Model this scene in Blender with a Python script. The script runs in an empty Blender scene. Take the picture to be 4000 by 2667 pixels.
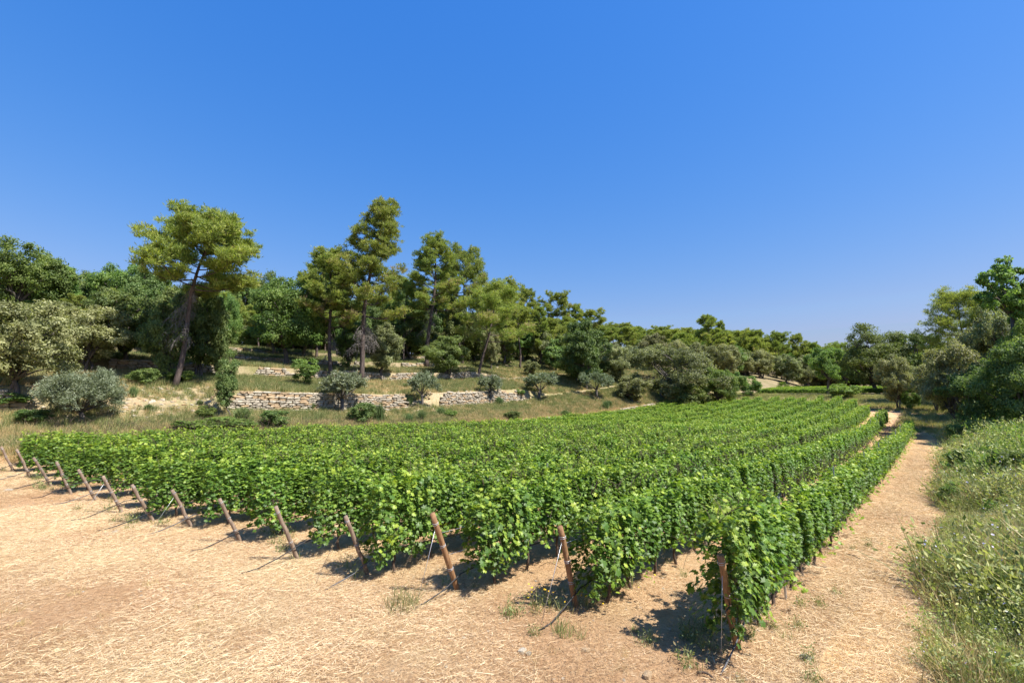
import bpy, math, random
import numpy as np
from mathutils import Vector, Matrix

R = math.radians
scene = bpy.context.scene
col = scene.collection

# ------------------------------------------------------------------ camera, sky, sun, exposure
F_PX, HORIZON = 1778.0, 1560.0            # in pixels of the 4000 x 2667 photograph
PITCH = math.atan((HORIZON - 1333.5) / F_PX)
cam_d = bpy.data.cameras.new('camera')
cam_d.sensor_width = 36.0
cam_d.lens = 36.0 * F_PX / 4000.0
cam_d.clip_start, cam_d.clip_end = 0.1, 3000.0
cam = bpy.data.objects.new('camera', cam_d)
cam.location = (0, 0, 0)
cam.rotation_euler = (R(90) + PITCH, 0, 0)
col.objects.link(cam)
scene.camera = cam

SUN_EL = R(57)
SUN_AZ = math.atan2(1.0, -0.55)           # clockwise from +Y: light comes from the right, a little behind the camera
world = bpy.data.worlds.new('World')
scene.world = world
world.use_nodes = True
wn = world.node_tree
for n in list(wn.nodes): wn.nodes.remove(n)
sky = wn.nodes.new('ShaderNodeTexSky')
sky.sky_type = 'NISHITA'
sky.sun_disc = False
sky.sun_elevation = SUN_EL
sky.sun_rotation = SUN_AZ
sky.altitude = 300
sky.air_density = 2.3
sky.dust_density = 0.6
sky.ozone_density = 6.0
bg = wn.nodes.new('ShaderNodeBackground')
bg.inputs['Strength'].default_value = 0.15
wo = wn.nodes.new('ShaderNodeOutputWorld')
hsv = wn.nodes.new('ShaderNodeHueSaturation')
hsv.inputs['Saturation'].default_value = 1.28
hsv.inputs['Hue'].default_value = 0.522
wn.links.new(sky.outputs[0], hsv.inputs['Color'])
# grade of the whole sky (the same everywhere): deeper blue overhead, periwinkle rather than white towards the horizon
sep = wn.nodes.new('ShaderNodeSeparateColor'); com = wn.nodes.new('ShaderNodeCombineColor')
wn.links.new(hsv.outputs[0], sep.inputs[0])
for ch, (p_, g_) in enumerate(((1.10, .268), (.64, .325), (.48, .575))):
    pw = wn.nodes.new('ShaderNodeMath'); pw.operation = 'POWER'; pw.inputs[1].default_value = p_
    mu = wn.nodes.new('ShaderNodeMath'); mu.operation = 'MULTIPLY'; mu.inputs[1].default_value = g_ * .27 ** (p_ - 1)
    wn.links.new(sep.outputs[ch], pw.inputs[0]); wn.links.new(pw.outputs[0], mu.inputs[0]); wn.links.new(mu.outputs[0], com.inputs[ch])
wn.links.new(com.outputs[0], bg.inputs[0])
wn.links.new(bg.outputs[0], wo.inputs[0])

sun_d = bpy.data.lights.new('sun', 'SUN')
sun_d.energy = 4.6
sun_d.angle = R(0.5)
sun_d.color = (1.0, 0.955, 0.88)
sun = bpy.data.objects.new('sun', sun_d)
sdir = Vector((math.sin(SUN_AZ) * math.cos(SUN_EL), math.cos(SUN_AZ) * math.cos(SUN_EL), math.sin(SUN_EL)))
sun.rotation_euler = sdir.to_track_quat('Z', 'Y').to_euler()
sun.location = sdir * 200
col.objects.link(sun)

scene.view_settings.view_transform = 'Standard'
scene.view_settings.look = 'None'
scene.view_settings.gamma = 1.0
scene.view_settings.exposure = 1.2
scene.view_settings.use_curve_mapping = False
scene.cycles.max_bounces = 8
scene.cycles.diffuse_bounces = 5
scene.cycles.transmission_bounces = 5
scene.cycles.transparent_max_bounces = 4

# ------------------------------------------------------------------ frame of the place
RU = np.array([0.687, 0.7265]); RU = RU / np.linalg.norm(RU)     # along the vine rows (away from the camera)
RW = np.array([-RU[1], RU[0]])                                    # across the rows, to the left
EYE = 3.7

def uw(x, y): return x * RU[0] + y * RU[1], x * RW[0] + y * RW[1]
def xy(u, w): return u * RU[0] + w * RW[0], u * RU[1] + w * RW[1]

def sstep(a, b, x):
    t = np.clip((x - a) / (b - a), 0, 1)
    return t * t * (3 - 2 * t)

def wob(u, w, s=1.0, k=0.0):
    return (np.sin(u * .31 * s + 1.3 + k) * np.cos(w * .27 * s + .4 + k) + .6 * np.sin(u * .71 * s - w * .53 * s + 2 + k)
            + .4 * np.sin(u * 1.7 * s + w * 1.3 * s + k))

# terrace profile: (across, height gained); the steps are the dry stone walls
LW = [30.6, 31.2, 31.5, 34.0, 37.9, 38.15, 42.0, 46.0, 46.2, 49.0, 53.0, 53.2, 57.0, 60.0, 60.2, 70.0, 95.0, 110.0, 160.0, 400.0]
LZ = [0.0, 0.12, 0.55, 1.15, 2.1, 3.5, 4.1, 4.85, 5.75, 6.05, 6.5, 7.2, 7.5, 7.9, 8.55, 9.3, 9.8, 9.4, 7.0, 3.0]

LWB = [30.6, 31.9, 32.1, 34.0, 37.9]
LZB = [0.0, 0.18, 1.00, 1.35, 2.1]
LWC = [35.2, 36.2, 40.5, 42.0] + LW[7:]
LZC = [1.44, 1.70, 3.75, 4.1] + LZ[7:]

def ground_z(x, y):
    x = np.asarray(x, float); y = np.asarray(y, float)
    u, w = uw(x, y)
    ur = np.clip(u, -60, 90)
    z = -EYE - .027 * np.clip(x, -80, 120) + .007 * np.clip(y, -50, 200)
    z = z + .001 * np.clip(ur - 20, 0, None) ** 2
    z = z + .045 * np.clip(u - 90, 0, 160)
    wl = w + .22 * np.sin(u * .23) * sstep(31, 33, w) * 0
    za = np.interp(wl, LW, LZ)
    zb = np.interp(wl, LWB, LZB)                                   # farther along, a low wall right behind the vines
    zc = np.interp(wl, LWC, LZC)                                   # where the main wall has collapsed into scree
    kb = sstep(21, 24, u)
    kc = sstep(1.0, 2.5, u) * (1 - sstep(8.8, 9.8, u)) + sstep(24.9, 25.7, u) * (1 - sstep(27.7, 28.5, u))
    ks = sstep(41, 49, u)
    za = za * (1 - ks) + np.interp(wl, [30.6, 31.9, 32.1, 34, 46, 60, 95, 110], [0, .18, 1.0, 1.35, 4.6, 8.2, 9.8, 9.4]) * ks
    zl = za * (1 - kb * (w < 35.2)) + zb * kb * (w < 35.2)
    z = z + np.where(w < 35.2, zl, za * (1 - kc) + zc * kc)
    z = z + .030 * np.clip(u - 22, 0, 60) * sstep(31, 36, w) * (1 - .6 * sstep(60, 110, u))
    b = np.clip(.25 - w, 0, None)                                  # bank on the right of the path
    z = z + np.where(b < 3, .22 * b, .66 + .10 * (np.clip(b, 3, 60) - 3)) * sstep(-8, 4, u)
    z = z + .035 * wob(u, w, 1.0) * sstep(31, 34, w) + .02 * wob(u, w, 1.4, 2)
    return z

def gz(x, y): return float(ground_z(x, y))

CP, SP = math.cos(PITCH), math.sin(PITCH)
def ray(px, py):
    a = (px - 2000) / F_PX; v = (1333.5 - py) / F_PX
    return np.array([a, CP - v * SP, SP + v * CP])
def hit(px, py, tmax=260):
    d = ray(px, py); ts = np.arange(3, tmax, .05)
    zz = ground_z(d[0] * ts, d[1] * ts)
    k = np.nonzero(d[2] * ts <= zz)[0]
    t = ts[k[0]] if len(k) else tmax
    return np.array([d[0] * t, d[1] * t, float(ground_z(d[0] * t, d[1] * t))])
def at_dist(px, t, py=1500):
    d = ray(px, py); s = t / d[1]
    x, y = d[0] * s, t
    return np.array([x, y, gz(x, y)])
def height_at(px, py, Y):
    d = ray(px, py); return d[2] * Y / d[1]

# ------------------------------------------------------------------ helpers
def tag(o, label=None, cat=None, group=None, kind=None):
    if label: o['label'] = label
    if cat: o['category'] = cat
    if group: o['group'] = group
    if kind: o['kind'] = kind
    return o

def empty(name, loc, rz=0.0, label=None, cat=None, group=None):
    o = bpy.data.objects.new(name, None)
    o.empty_display_size = .1
    o.location = loc; o.rotation_euler = (0, 0, rz)
    col.objects.link(o)
    return tag(o, label, cat, group)

def link(name, me, parent=None, loc=None, rot=None, scl=None):
    o = bpy.data.objects.new(name, me)
    if parent is not None: o.parent = parent
    if loc is not None: o.location = loc
    if rot is not None: o.rotation_euler = rot
    if scl is not None: o.scale = scl
    col.objects.link(o)
    return o

def mesh_np(name, V, Fs, mats, tint=None, midx=None, smooth=False):
    """Fs: list of (M,k) index arrays."""
    me = bpy.data.meshes.new(name)
    V = np.asarray(V, np.float32).reshape(-1, 3)
    Fs = [np.asarray(f, np.int32) for f in Fs if len(f)]
    loops = np.concatenate([f.ravel() for f in Fs])
    cnt = np.concatenate([np.full(len(f), f.shape[1], np.int32) for f in Fs])
    st = np.concatenate([[0], np.cumsum(cnt)[:-1]]).astype(np.int32)
    me.vertices.add(len(V)); me.vertices.foreach_set('co', V.ravel())
    me.loops.add(len(loops)); me.loops.foreach_set('vertex_index', loops)
    me.polygons.add(len(cnt)); me.polygons.foreach_set('loop_start', st); me.polygons.foreach_set('loop_total', cnt)
    if not isinstance(mats, (list, tuple)): mats = [mats]
    for m in mats: me.materials.append(m)
    if midx is not None: me.polygons.foreach_set('material_index', np.asarray(midx, np.int32))
    me.polygons.foreach_set('use_smooth', np.full(len(cnt), smooth))
    if tint is not None:
        a = me.attributes.new('tint', 'FLOAT', 'POINT')
        a.data.foreach_set('value', np.asarray(tint, np.float32))
    me.update(calc_edges=True)
    return me

def unit(a):
    return a / np.maximum(np.linalg.norm(a, axis=-1, keepdims=True), 1e-9)

def basis(n, d):
    """rotation with local z = n, local y close to d"""
    n = unit(n); x = unit(np.cross(d, n)); y = np.cross(n, x)
    return np.stack([x, y, n], axis=-1)

def stamp(tv, tf, C, B, S):
    """copies of a template at centres C, bases B (N,3,3), scales S (N,) or (N,3)"""
    S = np.asarray(S, float)
    if S.ndim == 1: S = S[:, None]
    v = tv[None] * S[:, None, :]
    v = np.einsum('nij,nkj->nki', B, v) + C[:, None, :]
    n, k = len(C), len(tv)
    f = [(a[None] + (np.arange(n) * k)[:, None, None]).reshape(-1, a.shape[1]) for a in tf]
    return v.reshape(-1, 3), f, k

def tube(pts, rad, sides=6, cap=True):
    pts = np.asarray(pts, float); rad = np.broadcast_to(np.asarray(rad, float), (len(pts),))
    d = np.gradient(pts, axis=0); d = unit(d)
    ref = np.array([0.31, 0.95, 0.05]); ref = np.where(np.abs(d @ ref)[:, None] > .93, np.array([1., 0, 0])[None], ref[None])
    a = unit(np.cross(d, ref)); b = np.cross(d, a)
    for i in range(1, len(pts)):
        a[i] = a[i - 1] - d[i] * (a[i - 1] @ d[i]); a[i] /= max(np.linalg.norm(a[i]), 1e-9); b[i] = np.cross(d[i], a[i])
    th = np.linspace(0, 2 * np.pi, sides, endpoint=False)
    V = pts[:, None] + rad[:, None, None] * (np.cos(th)[None, :, None] * a[:, None] + np.sin(th)[None, :, None] * b[:, None])
    n = len(pts)
    i = np.arange(n - 1)[:, None] * sides; j = np.arange(sides)[None]; j2 = (j + 1) % sides
    q = np.stack([i + j, i + j2, i + sides + j2, i + sides + j], -1).reshape(-1, 4)
    V = V.reshape(-1, 3); T = []
    if cap:
        V = np.vstack([V, pts[:1], pts[-1:]]); c0, c1 = n * sides, n * sides + 1
        jj = np.arange(sides); k = (jj + 1) % sides
        T = np.vstack([np.stack([np.full(sides, c0), k, jj], -1), np.stack([np.full(sides, c1), (n - 1) * sides + jj, (n - 1) * sides + k], -1)])
    return V, q, T

class MB:
    def __init__(s): s.V = []; s.F = {}; s.n = 0; s.T = []
    def add(s, V, *Fs, tint=.5):
        V = np.asarray(V)
        for f in Fs:
            if len(f): s.F.setdefault(np.asarray(f).shape[1], []).append(np.asarray(f) + s.n)
        s.V.append(V); s.T.append(np.broadcast_to(np.asarray(tint, float), (len(V),))); s.n += len(V)
    def tube(s, pts, rad, sides=6, tint=.5):
        V, q, t = tube(pts, rad, sides); s.add(V, q, t, tint=tint)
    def mesh(s, name, mats, smooth=True):
        return mesh_np(name, np.vstack(s.V), [np.vstack(s.F[k]) for k in s.F], mats, np.concatenate(s.T), smooth=smooth)

# ------------------------------------------------------------------ materials
def new_mat(name):
    m = bpy.data.materials.new(name); m.use_nodes = True
    nt = m.node_tree
    for n in list(nt.nodes): nt.nodes.remove(n)
    return m, nt, nt.nodes.new('ShaderNodeOutputMaterial')

def ramp(nt, stops):
    r = nt.nodes.new('ShaderNodeValToRGB'); e = r.color_ramp.elements
    while len(e) < len(stops): e.new(.5)
    for k, (p, c) in enumerate(stops):
        e[k].position = p; e[k].color = (*c, 1)
    return r

def leaf_mat(name, stops, trans=.3, rough=.55, spec=.3, jitter=.18, hue=.02, tcol=(1.25, 1.35, .6)):
    m, nt, out = new_mat(name); L = nt.links.new
    at = nt.nodes.new('ShaderNodeAttribute'); at.attribute_name = 'tint'
    r = ramp(nt, stops); L(at.outputs['Fac'], r.inputs[0])
    oi = nt.nodes.new('ShaderNodeObjectInfo')
    hs = nt.nodes.new('ShaderNodeHueSaturation')
    mr = nt.nodes.new('ShaderNodeMapRange'); mr.inputs[3].default_value = 1 - jitter; mr.inputs[4].default_value = 1 + jitter
    L(oi.outputs['Random'], mr.inputs[0]); L(mr.outputs[0], hs.inputs['Value'])
    ml = nt.nodes.new('ShaderNodeMath'); ml.operation = 'MULTIPLY'; ml.inputs[1].default_value = 7.31
    fr = nt.nodes.new('ShaderNodeMath'); fr.operation = 'FRACT'
    mh = nt.nodes.new('ShaderNodeMapRange'); mh.inputs[3].default_value = .5 - hue; mh.inputs[4].default_value = .5 + hue
    L(oi.outputs['Random'], ml.inputs[0]); L(ml.outputs[0], fr.inputs[0]); L(fr.outputs[0], mh.inputs[0]); L(mh.outputs[0], hs.inputs['Hue'])
    L(r.outputs[0], hs.inputs['Color'])
    p = nt.nodes.new('ShaderNodeBsdfPrincipled')
    p.inputs['Roughness'].default_value = rough; p.inputs['Specular IOR Level'].default_value = spec
    L(hs.outputs[0], p.inputs['Base Color'])
    if trans > 0:
        t = nt.nodes.new('ShaderNodeBsdfTranslucent'); mx = nt.nodes.new('ShaderNodeMix'); mx.data_type = 'RGBA'; mx.blend_type = 'MULTIPLY'
        mx.inputs['Factor'].default_value = 1; mx.inputs['B'].default_value = (*tcol, 1)
        L(hs.outputs[0], mx.inputs['A']); L(mx.outputs['Result'], t.inputs['Color'])
        ms = nt.nodes.new('ShaderNodeMixShader'); ms.inputs[0].default_value = trans
        L(p.outputs[0], ms.inputs[1]); L(t.outputs[0], ms.inputs[2]); L(ms.outputs[0], out.inputs[0])
    else: L(p.outputs[0], out.inputs[0])
    return m

def solid_mat(name, stops, scale=6.0, detail=6, rough=.85, bump=.3, bscale=None, stretch=(1, 1, 1), metallic=0, spec=.3, use_tint=0.0, random_val=0.0, coords='Object'):
    m, nt, out = new_mat(name); L = nt.links.new
    tc = nt.nodes.new('ShaderNodeTexCoord'); mp = nt.nodes.new('ShaderNodeMapping'); mp.inputs['Scale'].default_value = stretch
    L(tc.outputs[coords], mp.inputs[0])
    nz = nt.nodes.new('ShaderNodeTexNoise'); nz.inputs['Scale'].default_value = scale; nz.inputs['Detail'].default_value = detail; nz.inputs['Roughness'].default_value = .65
    L(mp.outputs[0], nz.inputs['Vector'])
    r = ramp(nt, stops); src = nz.outputs['Fac']
    if use_tint:
        at = nt.nodes.new('ShaderNodeAttribute'); at.attribute_name = 'tint'
        mx = nt.nodes.new('ShaderNodeMix'); mx.inputs['Factor'].default_value = use_tint
        L(src, mx.inputs['A']); L(at.outputs['Fac'], mx.inputs['B']); src = mx.outputs['Result']
    L(src, r.inputs[0]); c = r.outputs[0]
    if random_val:
        oi = nt.nodes.new('ShaderNodeObjectInfo'); mr = nt.nodes.new('ShaderNodeMapRange'); mr.inputs[3].default_value = 1 - random_val; mr.inputs[4].default_value = 1 + random_val
        hs = nt.nodes.new('ShaderNodeHueSaturation'); L(oi.outputs['Random'], mr.inputs[0]); L(mr.outputs[0], hs.inputs['Value']); L(c, hs.inputs['Color']); c = hs.outputs[0]
    p = nt.nodes.new('ShaderNodeBsdfPrincipled'); p.inputs['Roughness'].default_value = rough; p.inputs['Metallic'].default_value = metallic
    p.inputs['Specular IOR Level'].default_value = spec
    L(c, p.inputs['Base Color'])
    if bump:
        n2 = nt.nodes.new('ShaderNodeTexNoise'); n2.inputs['Scale'].default_value = bscale or scale * 3; n2.inputs['Detail'].default_value = 5
        L(mp.outputs[0], n2.inputs['Vector'])
        b = nt.nodes.new('ShaderNodeBump'); b.inputs['Strength'].default_value = bump; b.inputs['Distance'].default_value = .03
        L(n2.outputs['Fac'], b.inputs['Height']); L(b.outputs[0], p.inputs['Normal'])
    L(p.outputs[0], out.inputs[0])
    return m

M = {}
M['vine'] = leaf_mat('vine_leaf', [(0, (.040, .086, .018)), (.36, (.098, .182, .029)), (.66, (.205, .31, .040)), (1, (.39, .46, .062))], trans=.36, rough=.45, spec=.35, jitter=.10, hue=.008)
M['oak'] = leaf_mat('green_oak_leaf', [(0, (.070, .120, .030)), (.5, (.165, .245, .060)), (1, (.30, .37, .10))], trans=.44)
M['holm'] = leaf_mat('holm_oak_leaf', [(0, (.095, .108, .045)), (.5, (.225, .235, .105)), (.8, (.325, .335, .155)), (1, (.46, .455, .25))], trans=.38, rough=.5)
M['dark'] = leaf_mat('dark_oak_leaf', [(0, (.065, .105, .032)), (.5, (.150, .205, .062)), (1, (.28, .33, .11))], trans=.42)
M['pine'] = leaf_mat('pine_needles', [(0, (.085, .120, .030)), (.45, (.205, .260, .062)), (.82, (.36, .385, .085)), (.93, (.34, .31, .11)), (1, (.32, .24, .14))], trans=.44, rough=.6, jitter=.10, hue=.012)
M['olive'] = leaf_mat('olive_leaf', [(0, (.10, .125, .066)), (.5, (.195, .232, .135)), (1, (.33, .36, .24))], trans=.24, rough=.5, spec=.4, jitter=.08)
M['broom'] = leaf_mat('broom_twigs', [(0, (.055, .095, .030)), (.5, (.125, .180, .060)), (1, (.25, .28, .11))], trans=.12)
M['grass'] = leaf_mat('meadow_grass', [(0, (.075, .115, .034)), (.45, (.17, .205, .070)), (.7, (.33, .31, .13)), (1, (.54, .45, .24))], trans=.3, jitter=.2, hue=.015)
M['drygrass'] = leaf_mat('dry_grass', [(0, (.20, .19, .07)), (.4, (.42, .32, .14)), (1, (.66, .52, .28))], trans=.25, jitter=.15, hue=.01, tcol=(1.1, 1.05, .9))
M['straw'] = leaf_mat('cut_straw', [(0, (.34, .21, .105)), (.35, (.62, .45, .245)), (1, (.86, .71, .47))], trans=.12, jitter=.12, hue=.006, tcol=(1, 1, 1), rough=.6)
M['bankweed'] = leaf_mat('bank_weed', [(0, (.130, .160, .048)), (.5, (.33, .365, .130)), (1, (.58, .56, .28))], trans=.36, jitter=.2)
M['white'] = leaf_mat('white_petals', [(0, (.7, .7, .66)), (1, (.82, .82, .78))], trans=.2, jitter=.05, tcol=(1, 1, 1))
M['yellow'] = leaf_mat('yellow_petals', [(0, (.75, .5, .02)), (1, (.85, .62, .03))], trans=.2, jitter=.05, tcol=(1, 1, 1))
M['lilac'] = leaf_mat('lilac_petals', [(0, (.40, .36, .62)), (1, (.62, .58, .78))], trans=.2, jitter=.05, tcol=(1, 1, 1))
M['bark'] = solid_mat('grey_bark', [(.3, (.055, .045, .038)), (.6, (.13, .112, .095)), (.8, (.22, .195, .17))], 3, stretch=(3, 3, .6), bump=.8)
M['pinebark'] = solid_mat('pine_bark', [(.3, (.045, .032, .026)), (.55, (.105, .078, .066)), (.8, (.21, .165, .145))], 3, stretch=(3, 3, .5), bump=.9)
M['dead'] = solid_mat('dead_twigs', [(.3, (.13, .115, .10)), (.7, (.27, .24, .215))], 4, bump=0)
M['vinewood'] = solid_mat('vine_wood', [(.3, (.050, .034, .024)), (.7, (.15, .105, .075))], 14, stretch=(2, 2, .5), bump=.8)
M['post'] = solid_mat('treated_post', [(.25, (.13, .065, .030)), (.5, (.235, .13, .062)), (.75, (.34, .205, .11))], 7, stretch=(3, 3, .35), bump=.35, rough=.75, random_val=.2)
M['postgrey'] = solid_mat('weathered_post', [(.25, (.11, .075, .05)), (.5, (.20, .145, .105)), (.8, (.32, .25, .19))], 7, stretch=(3, 3, .35), bump=.4, rough=.85, random_val=.2)
M['steel'] = solid_mat('galvanised_steel', [(.3, (.36, .38, .40)), (.7, (.55, .57, .58))], 20, bump=.05, rough=.42, metallic=.8)
M['wire'] = solid_mat('tie_wire', [(.3, (.45, .46, .47)), (.7, (.65, .66, .67))], 20, bump=0, rough=.4, metallic=.6)
M['hose'] = solid_mat('black_hose', [(.3, (.012, .012, .013)), (.7, (.03, .03, .032))], 20, bump=0, rough=.5)
M['hosegrey'] = solid_mat('dusty_hose', [(.3, (.05, .05, .055)), (.7, (.12, .12, .125))], 20, bump=0, rough=.55)
M['stone'] = solid_mat('limestone', [(.2, (.13, .105, .075)), (.40, (.28, .235, .17)), (.60, (.41, .36, .28)), (.85, (.54, .49, .41))], 5, detail=9, bump=.7, bscale=14, random_val=.22)
M['ochre'] = solid_mat('ochre_stone', [(.25, (.22, .13, .065)), (.5, (.35, .245, .14)), (.8, (.46, .385, .28))], 5, detail=9, bump=.7, bscale=14, random_val=.2)
M['earthcore'] = solid_mat('wall_core_earth', [(.3, (.10, .075, .05)), (.7, (.24, .18, .12))], 6, bump=.8)

def ground_mat():
    m, nt, out = new_mat('ground_earth'); L = nt.links.new
    tc = nt.nodes.new('ShaderNodeTexCoord')
    def noise(s, d=6, rgh=.6):
        n = nt.nodes.new('ShaderNodeTexNoise'); n.inputs['Scale'].default_value = s; n.inputs['Detail'].default_value = d; n.inputs['Roughness'].default_value = rgh
        L(tc.outputs['Object'], n.inputs['Vector']); return n.outputs['Fac']
    def mix(f, a, b):
        x = nt.nodes.new('ShaderNodeMix'); x.data_type = 'RGBA'; L(f, x.inputs['Factor']); L(a, x.inputs['A']); L(b, x.inputs['B']); return x.outputs['Result']
    def rp(f, st):
        r = ramp(nt, st); L(f, r.inputs[0]); return r.outputs[0]
    def attr(n):
        a = nt.nodes.new('ShaderNodeAttribute'); a.attribute_name = n; return a.outputs['Fac']
    straw = rp(noise(16, 10, .85), [(.28, (.28, .165, .08)), (.45, (.59, .425, .225)), (.62, (.75, .585, .34)), (.8, (.85, .71, .46))])
    soil = rp(noise(9, 10, .84), [(.28, (.28, .145, .07)), (.48, (.57, .345, .18)), (.75, (.72, .51, .31))])
    patch = rp(noise(.55, 5, .6), [(.36, (0, 0, 0)), (.62, (1, 1, 1))])
    c1 = mix(patch, soil, straw)
    c1 = mix(attr('soil'), c1, soil)
    gr = rp(noise(5, 9, .8), [(.25, (.10, .105, .038)), (.45, (.20, .195, .075)), (.62, (.33, .28, .13)), (.8, (.46, .37, .20))])
    grn = rp(noise(.35, 6, .65), [(.38, (0, 0, 0)), (.58, (1, 1, 1))])
    tan = rp(noise(6, 8, .75), [(.3, (.27, .20, .115)), (.55, (.46, .365, .22)), (.8, (.60, .49, .32))])
    gr = mix(grn, gr, tan)
    c = mix(attr('grassy'), c1, gr)
    litter = rp(noise(8, 8, .7), [(.3, (.055, .042, .028)), (.6, (.15, .115, .072)), (.8, (.27, .205, .13))])
    c = mix(attr('wood'), c, litter)
    p = nt.nodes.new('ShaderNodeBsdfPrincipled'); p.inputs['Roughness'].default_value = .95; p.inputs['Specular IOR Level'].default_value = .1
    L(c, p.inputs['Base Color'])
    b = nt.nodes.new('ShaderNodeBump'); b.inputs['Strength'].default_value = 1.0; b.inputs['Distance'].default_value = .12
    L(noise(17, 10, .78), b.inputs['Height']); L(b.outputs[0], p.inputs['Normal'])
    L(p.outputs[0], out.inputs[0])
    return m
M['ground'] = ground_mat()

# ------------------------------------------------------------------ vineyard layout
ROWGAP = 1.93
POST_PX = [(2881, 2540), (2250, 2371), (1789, 2309), (1440, 2247), (1163, 2185), (942, 2119), (748, 2061), (600, 2040), (478, 2004), (375, 1956), (277, 1930), (201, 1901), (120, 1868), (55, 1844)]
post_pts = [hit(*p) for p in POST_PX]
P0 = post_pts[0]
U0, W0 = uw(P0[0], P0[1])
ROWS = []                                  # (u start, u end, w)
NROW = 15
for i in range(NROW):
    if i < len(post_pts):
        u, w = uw(post_pts[i][0], post_pts[i][1])
    wi = W0 + 1.955 * i
    wi = wi if i >= len(post_pts) else .5 * wi + .5 * w
    us = U0 - .54 * i
    us = us if i >= len(post_pts) else .3 * us + .7 * u
    ROWS.append([us, 78.0 - .25 * i, wi])
def end_u(px, py):
    p = hit(px, py); return uw(p[0], p[1])[0]
ROWS[0][1] = end_u(3592, 1702)
ROWS[1][1] = end_u(3502, 1660)
ROWS[2][1] = ROWS[1][1] + 5.5
ROWS[3][1] = ROWS[1][1] + 12
print('rows', [[round(float(a), 2) for a in r] for r in ROWS])
def canopy_h(w): return float(np.interp(w, [2.6, 4.8, 8, 16, 31], [1.66, 1.72, 1.76, 1.56, 1.36]))

# ------------------------------------------------------------------ ground sheet (aligned with rows and terraces)
def graded(a, b, s0, g):
    o = [a]; s = s0
    while o[-1] < b: o.append(o[-1] + s); s *= g
    return o
wl = sorted(set(np.round(np.concatenate([
    -np.array(graded(6, 420, .8, 1.12)), np.arange(-6, 31, .45), LW[:-1], np.arange(31, 62, .4), graded(62, 600, 1.2, 1.1)]), 2)))
ul = sorted(set(np.round(np.concatenate([-np.array(graded(4, 320, .8, 1.12)), np.arange(-4, 30, .45), np.arange(30, 100, .8), graded(100, 700, 1.5, 1.1)]), 2)))
wl = np.array(wl); ul = np.array(ul)
keep = np.concatenate([[True], np.diff(wl) > .04]); wl = wl[keep]
UU, WW = np.meshgrid(ul, wl, indexing='ij')
GX, GY = xy(UU, WW)
GZ = ground_z(GX, GY)
nu, nw = UU.shape
ii = np.arange(nu - 1)[:, None] * nw; jj = np.arange(nw - 1)[None]
q = np.stack([ii + jj, ii + nw + jj, ii + nw + jj + 1, ii + jj + 1], -1).reshape(-1, 4)
gme = mesh_np('ground', np.stack([GX, GY, GZ], -1).reshape(-1, 3), [q], M['ground'], smooth=True)
def gattr(name, vals):
    a = gme.attributes.new(name, 'FLOAT', 'POINT'); a.data.foreach_set('value', np.asarray(vals, np.float32).ravel())
def rowstart0(w): return np.interp(w, [r[2] for r in ROWS], [r[0] for r in ROWS])
inrow = sstep(7, 9, UU + .28 * (WW - W0)) * sstep(1.6, 2.4, WW) * (1 - sstep(30, 31, WW)) * (1 - sstep(80, 84, UU))
grassy = np.maximum(sstep(31.4, 32.2, WW + .25 * wob(UU, WW)), 1 - sstep(-.5, .6, WW + .2 * wob(UU, WW, 2)))
grassy = np.maximum(grassy, sstep(80, 84, UU))
bare = np.clip(.40 + .40 * wob(UU * .5, WW * .9, 1.1, 5) + .22 * wob(UU * 2.1, WW * 2.1, 1, 3) + .35 * np.exp(-((UU - rowstart0(WW) + 3.4) / .55) ** 2) + .35 * np.exp(-((UU - rowstart0(WW) + 5.2) / .55) ** 2), 0, .95)
gattr('soil', np.maximum(inrow * (.75 + .25 * wob(UU, WW, 2) / 2), bare * (1 - inrow)))
gattr('grassy', grassy)
gattr('wood', np.clip(sstep(44, 50, WW) * (1 - .75 * sstep(25, 45, UU)) * .45 + sstep(38.2, 43, WW) * .08 + sstep(60, 66, WW) * .2 + sstep(95, 120, UU) * .5 + (1 - sstep(-9, -5, WW)) * .6, 0, .9))
tag(link('ground', gme), kind='structure')

# path: trodden strip beside the first row, a sheet a little above the ground
pu = np.arange(-6, ROWS[0][1] + 26, .4); pw = np.linspace(0, 1, 8)
PU, PT = np.meshgrid(pu, pw, indexing='ij')
bend = np.clip(PU - ROWS[0][1], 0, None)
left = 1.55 + .12 * np.sin(PU * .9) + .13 * bend
right = .30 + .16 * np.sin(PU * .7 + 1) + .08 * np.sin(PU * 2.3) + .14 * bend
PW = left + (right - left) * PT
PX, PY = xy(PU, PW)
PZ = ground_z(PX, PY) + .012
n1, n2 = PU.shape
i_ = np.arange(n1 - 1)[:, None] * n2; j_ = np.arange(n2 - 1)[None]
pq = np.stack([i_ + j_, i_ + n2 + j_, i_ + n2 + j_ + 1, i_ + j_ + 1], -1).reshape(-1, 4)[:, ::-1]
M['path'] = solid_mat('trodden_path', [(.28, (.34, .205, .095)), (.45, (.54, .36, .165)), (.62, (.66, .48, .235)), (.8, (.75, .59, .33))], 11, detail=10, rough=.95, bump=.8, bscale=22, spec=.1)
pme = mesh_np('path', np.stack([PX, PY, PZ], -1).reshape(-1, 3), [pq], M['path'], smooth=True)
tag(link('path', pme), kind='structure')

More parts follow.
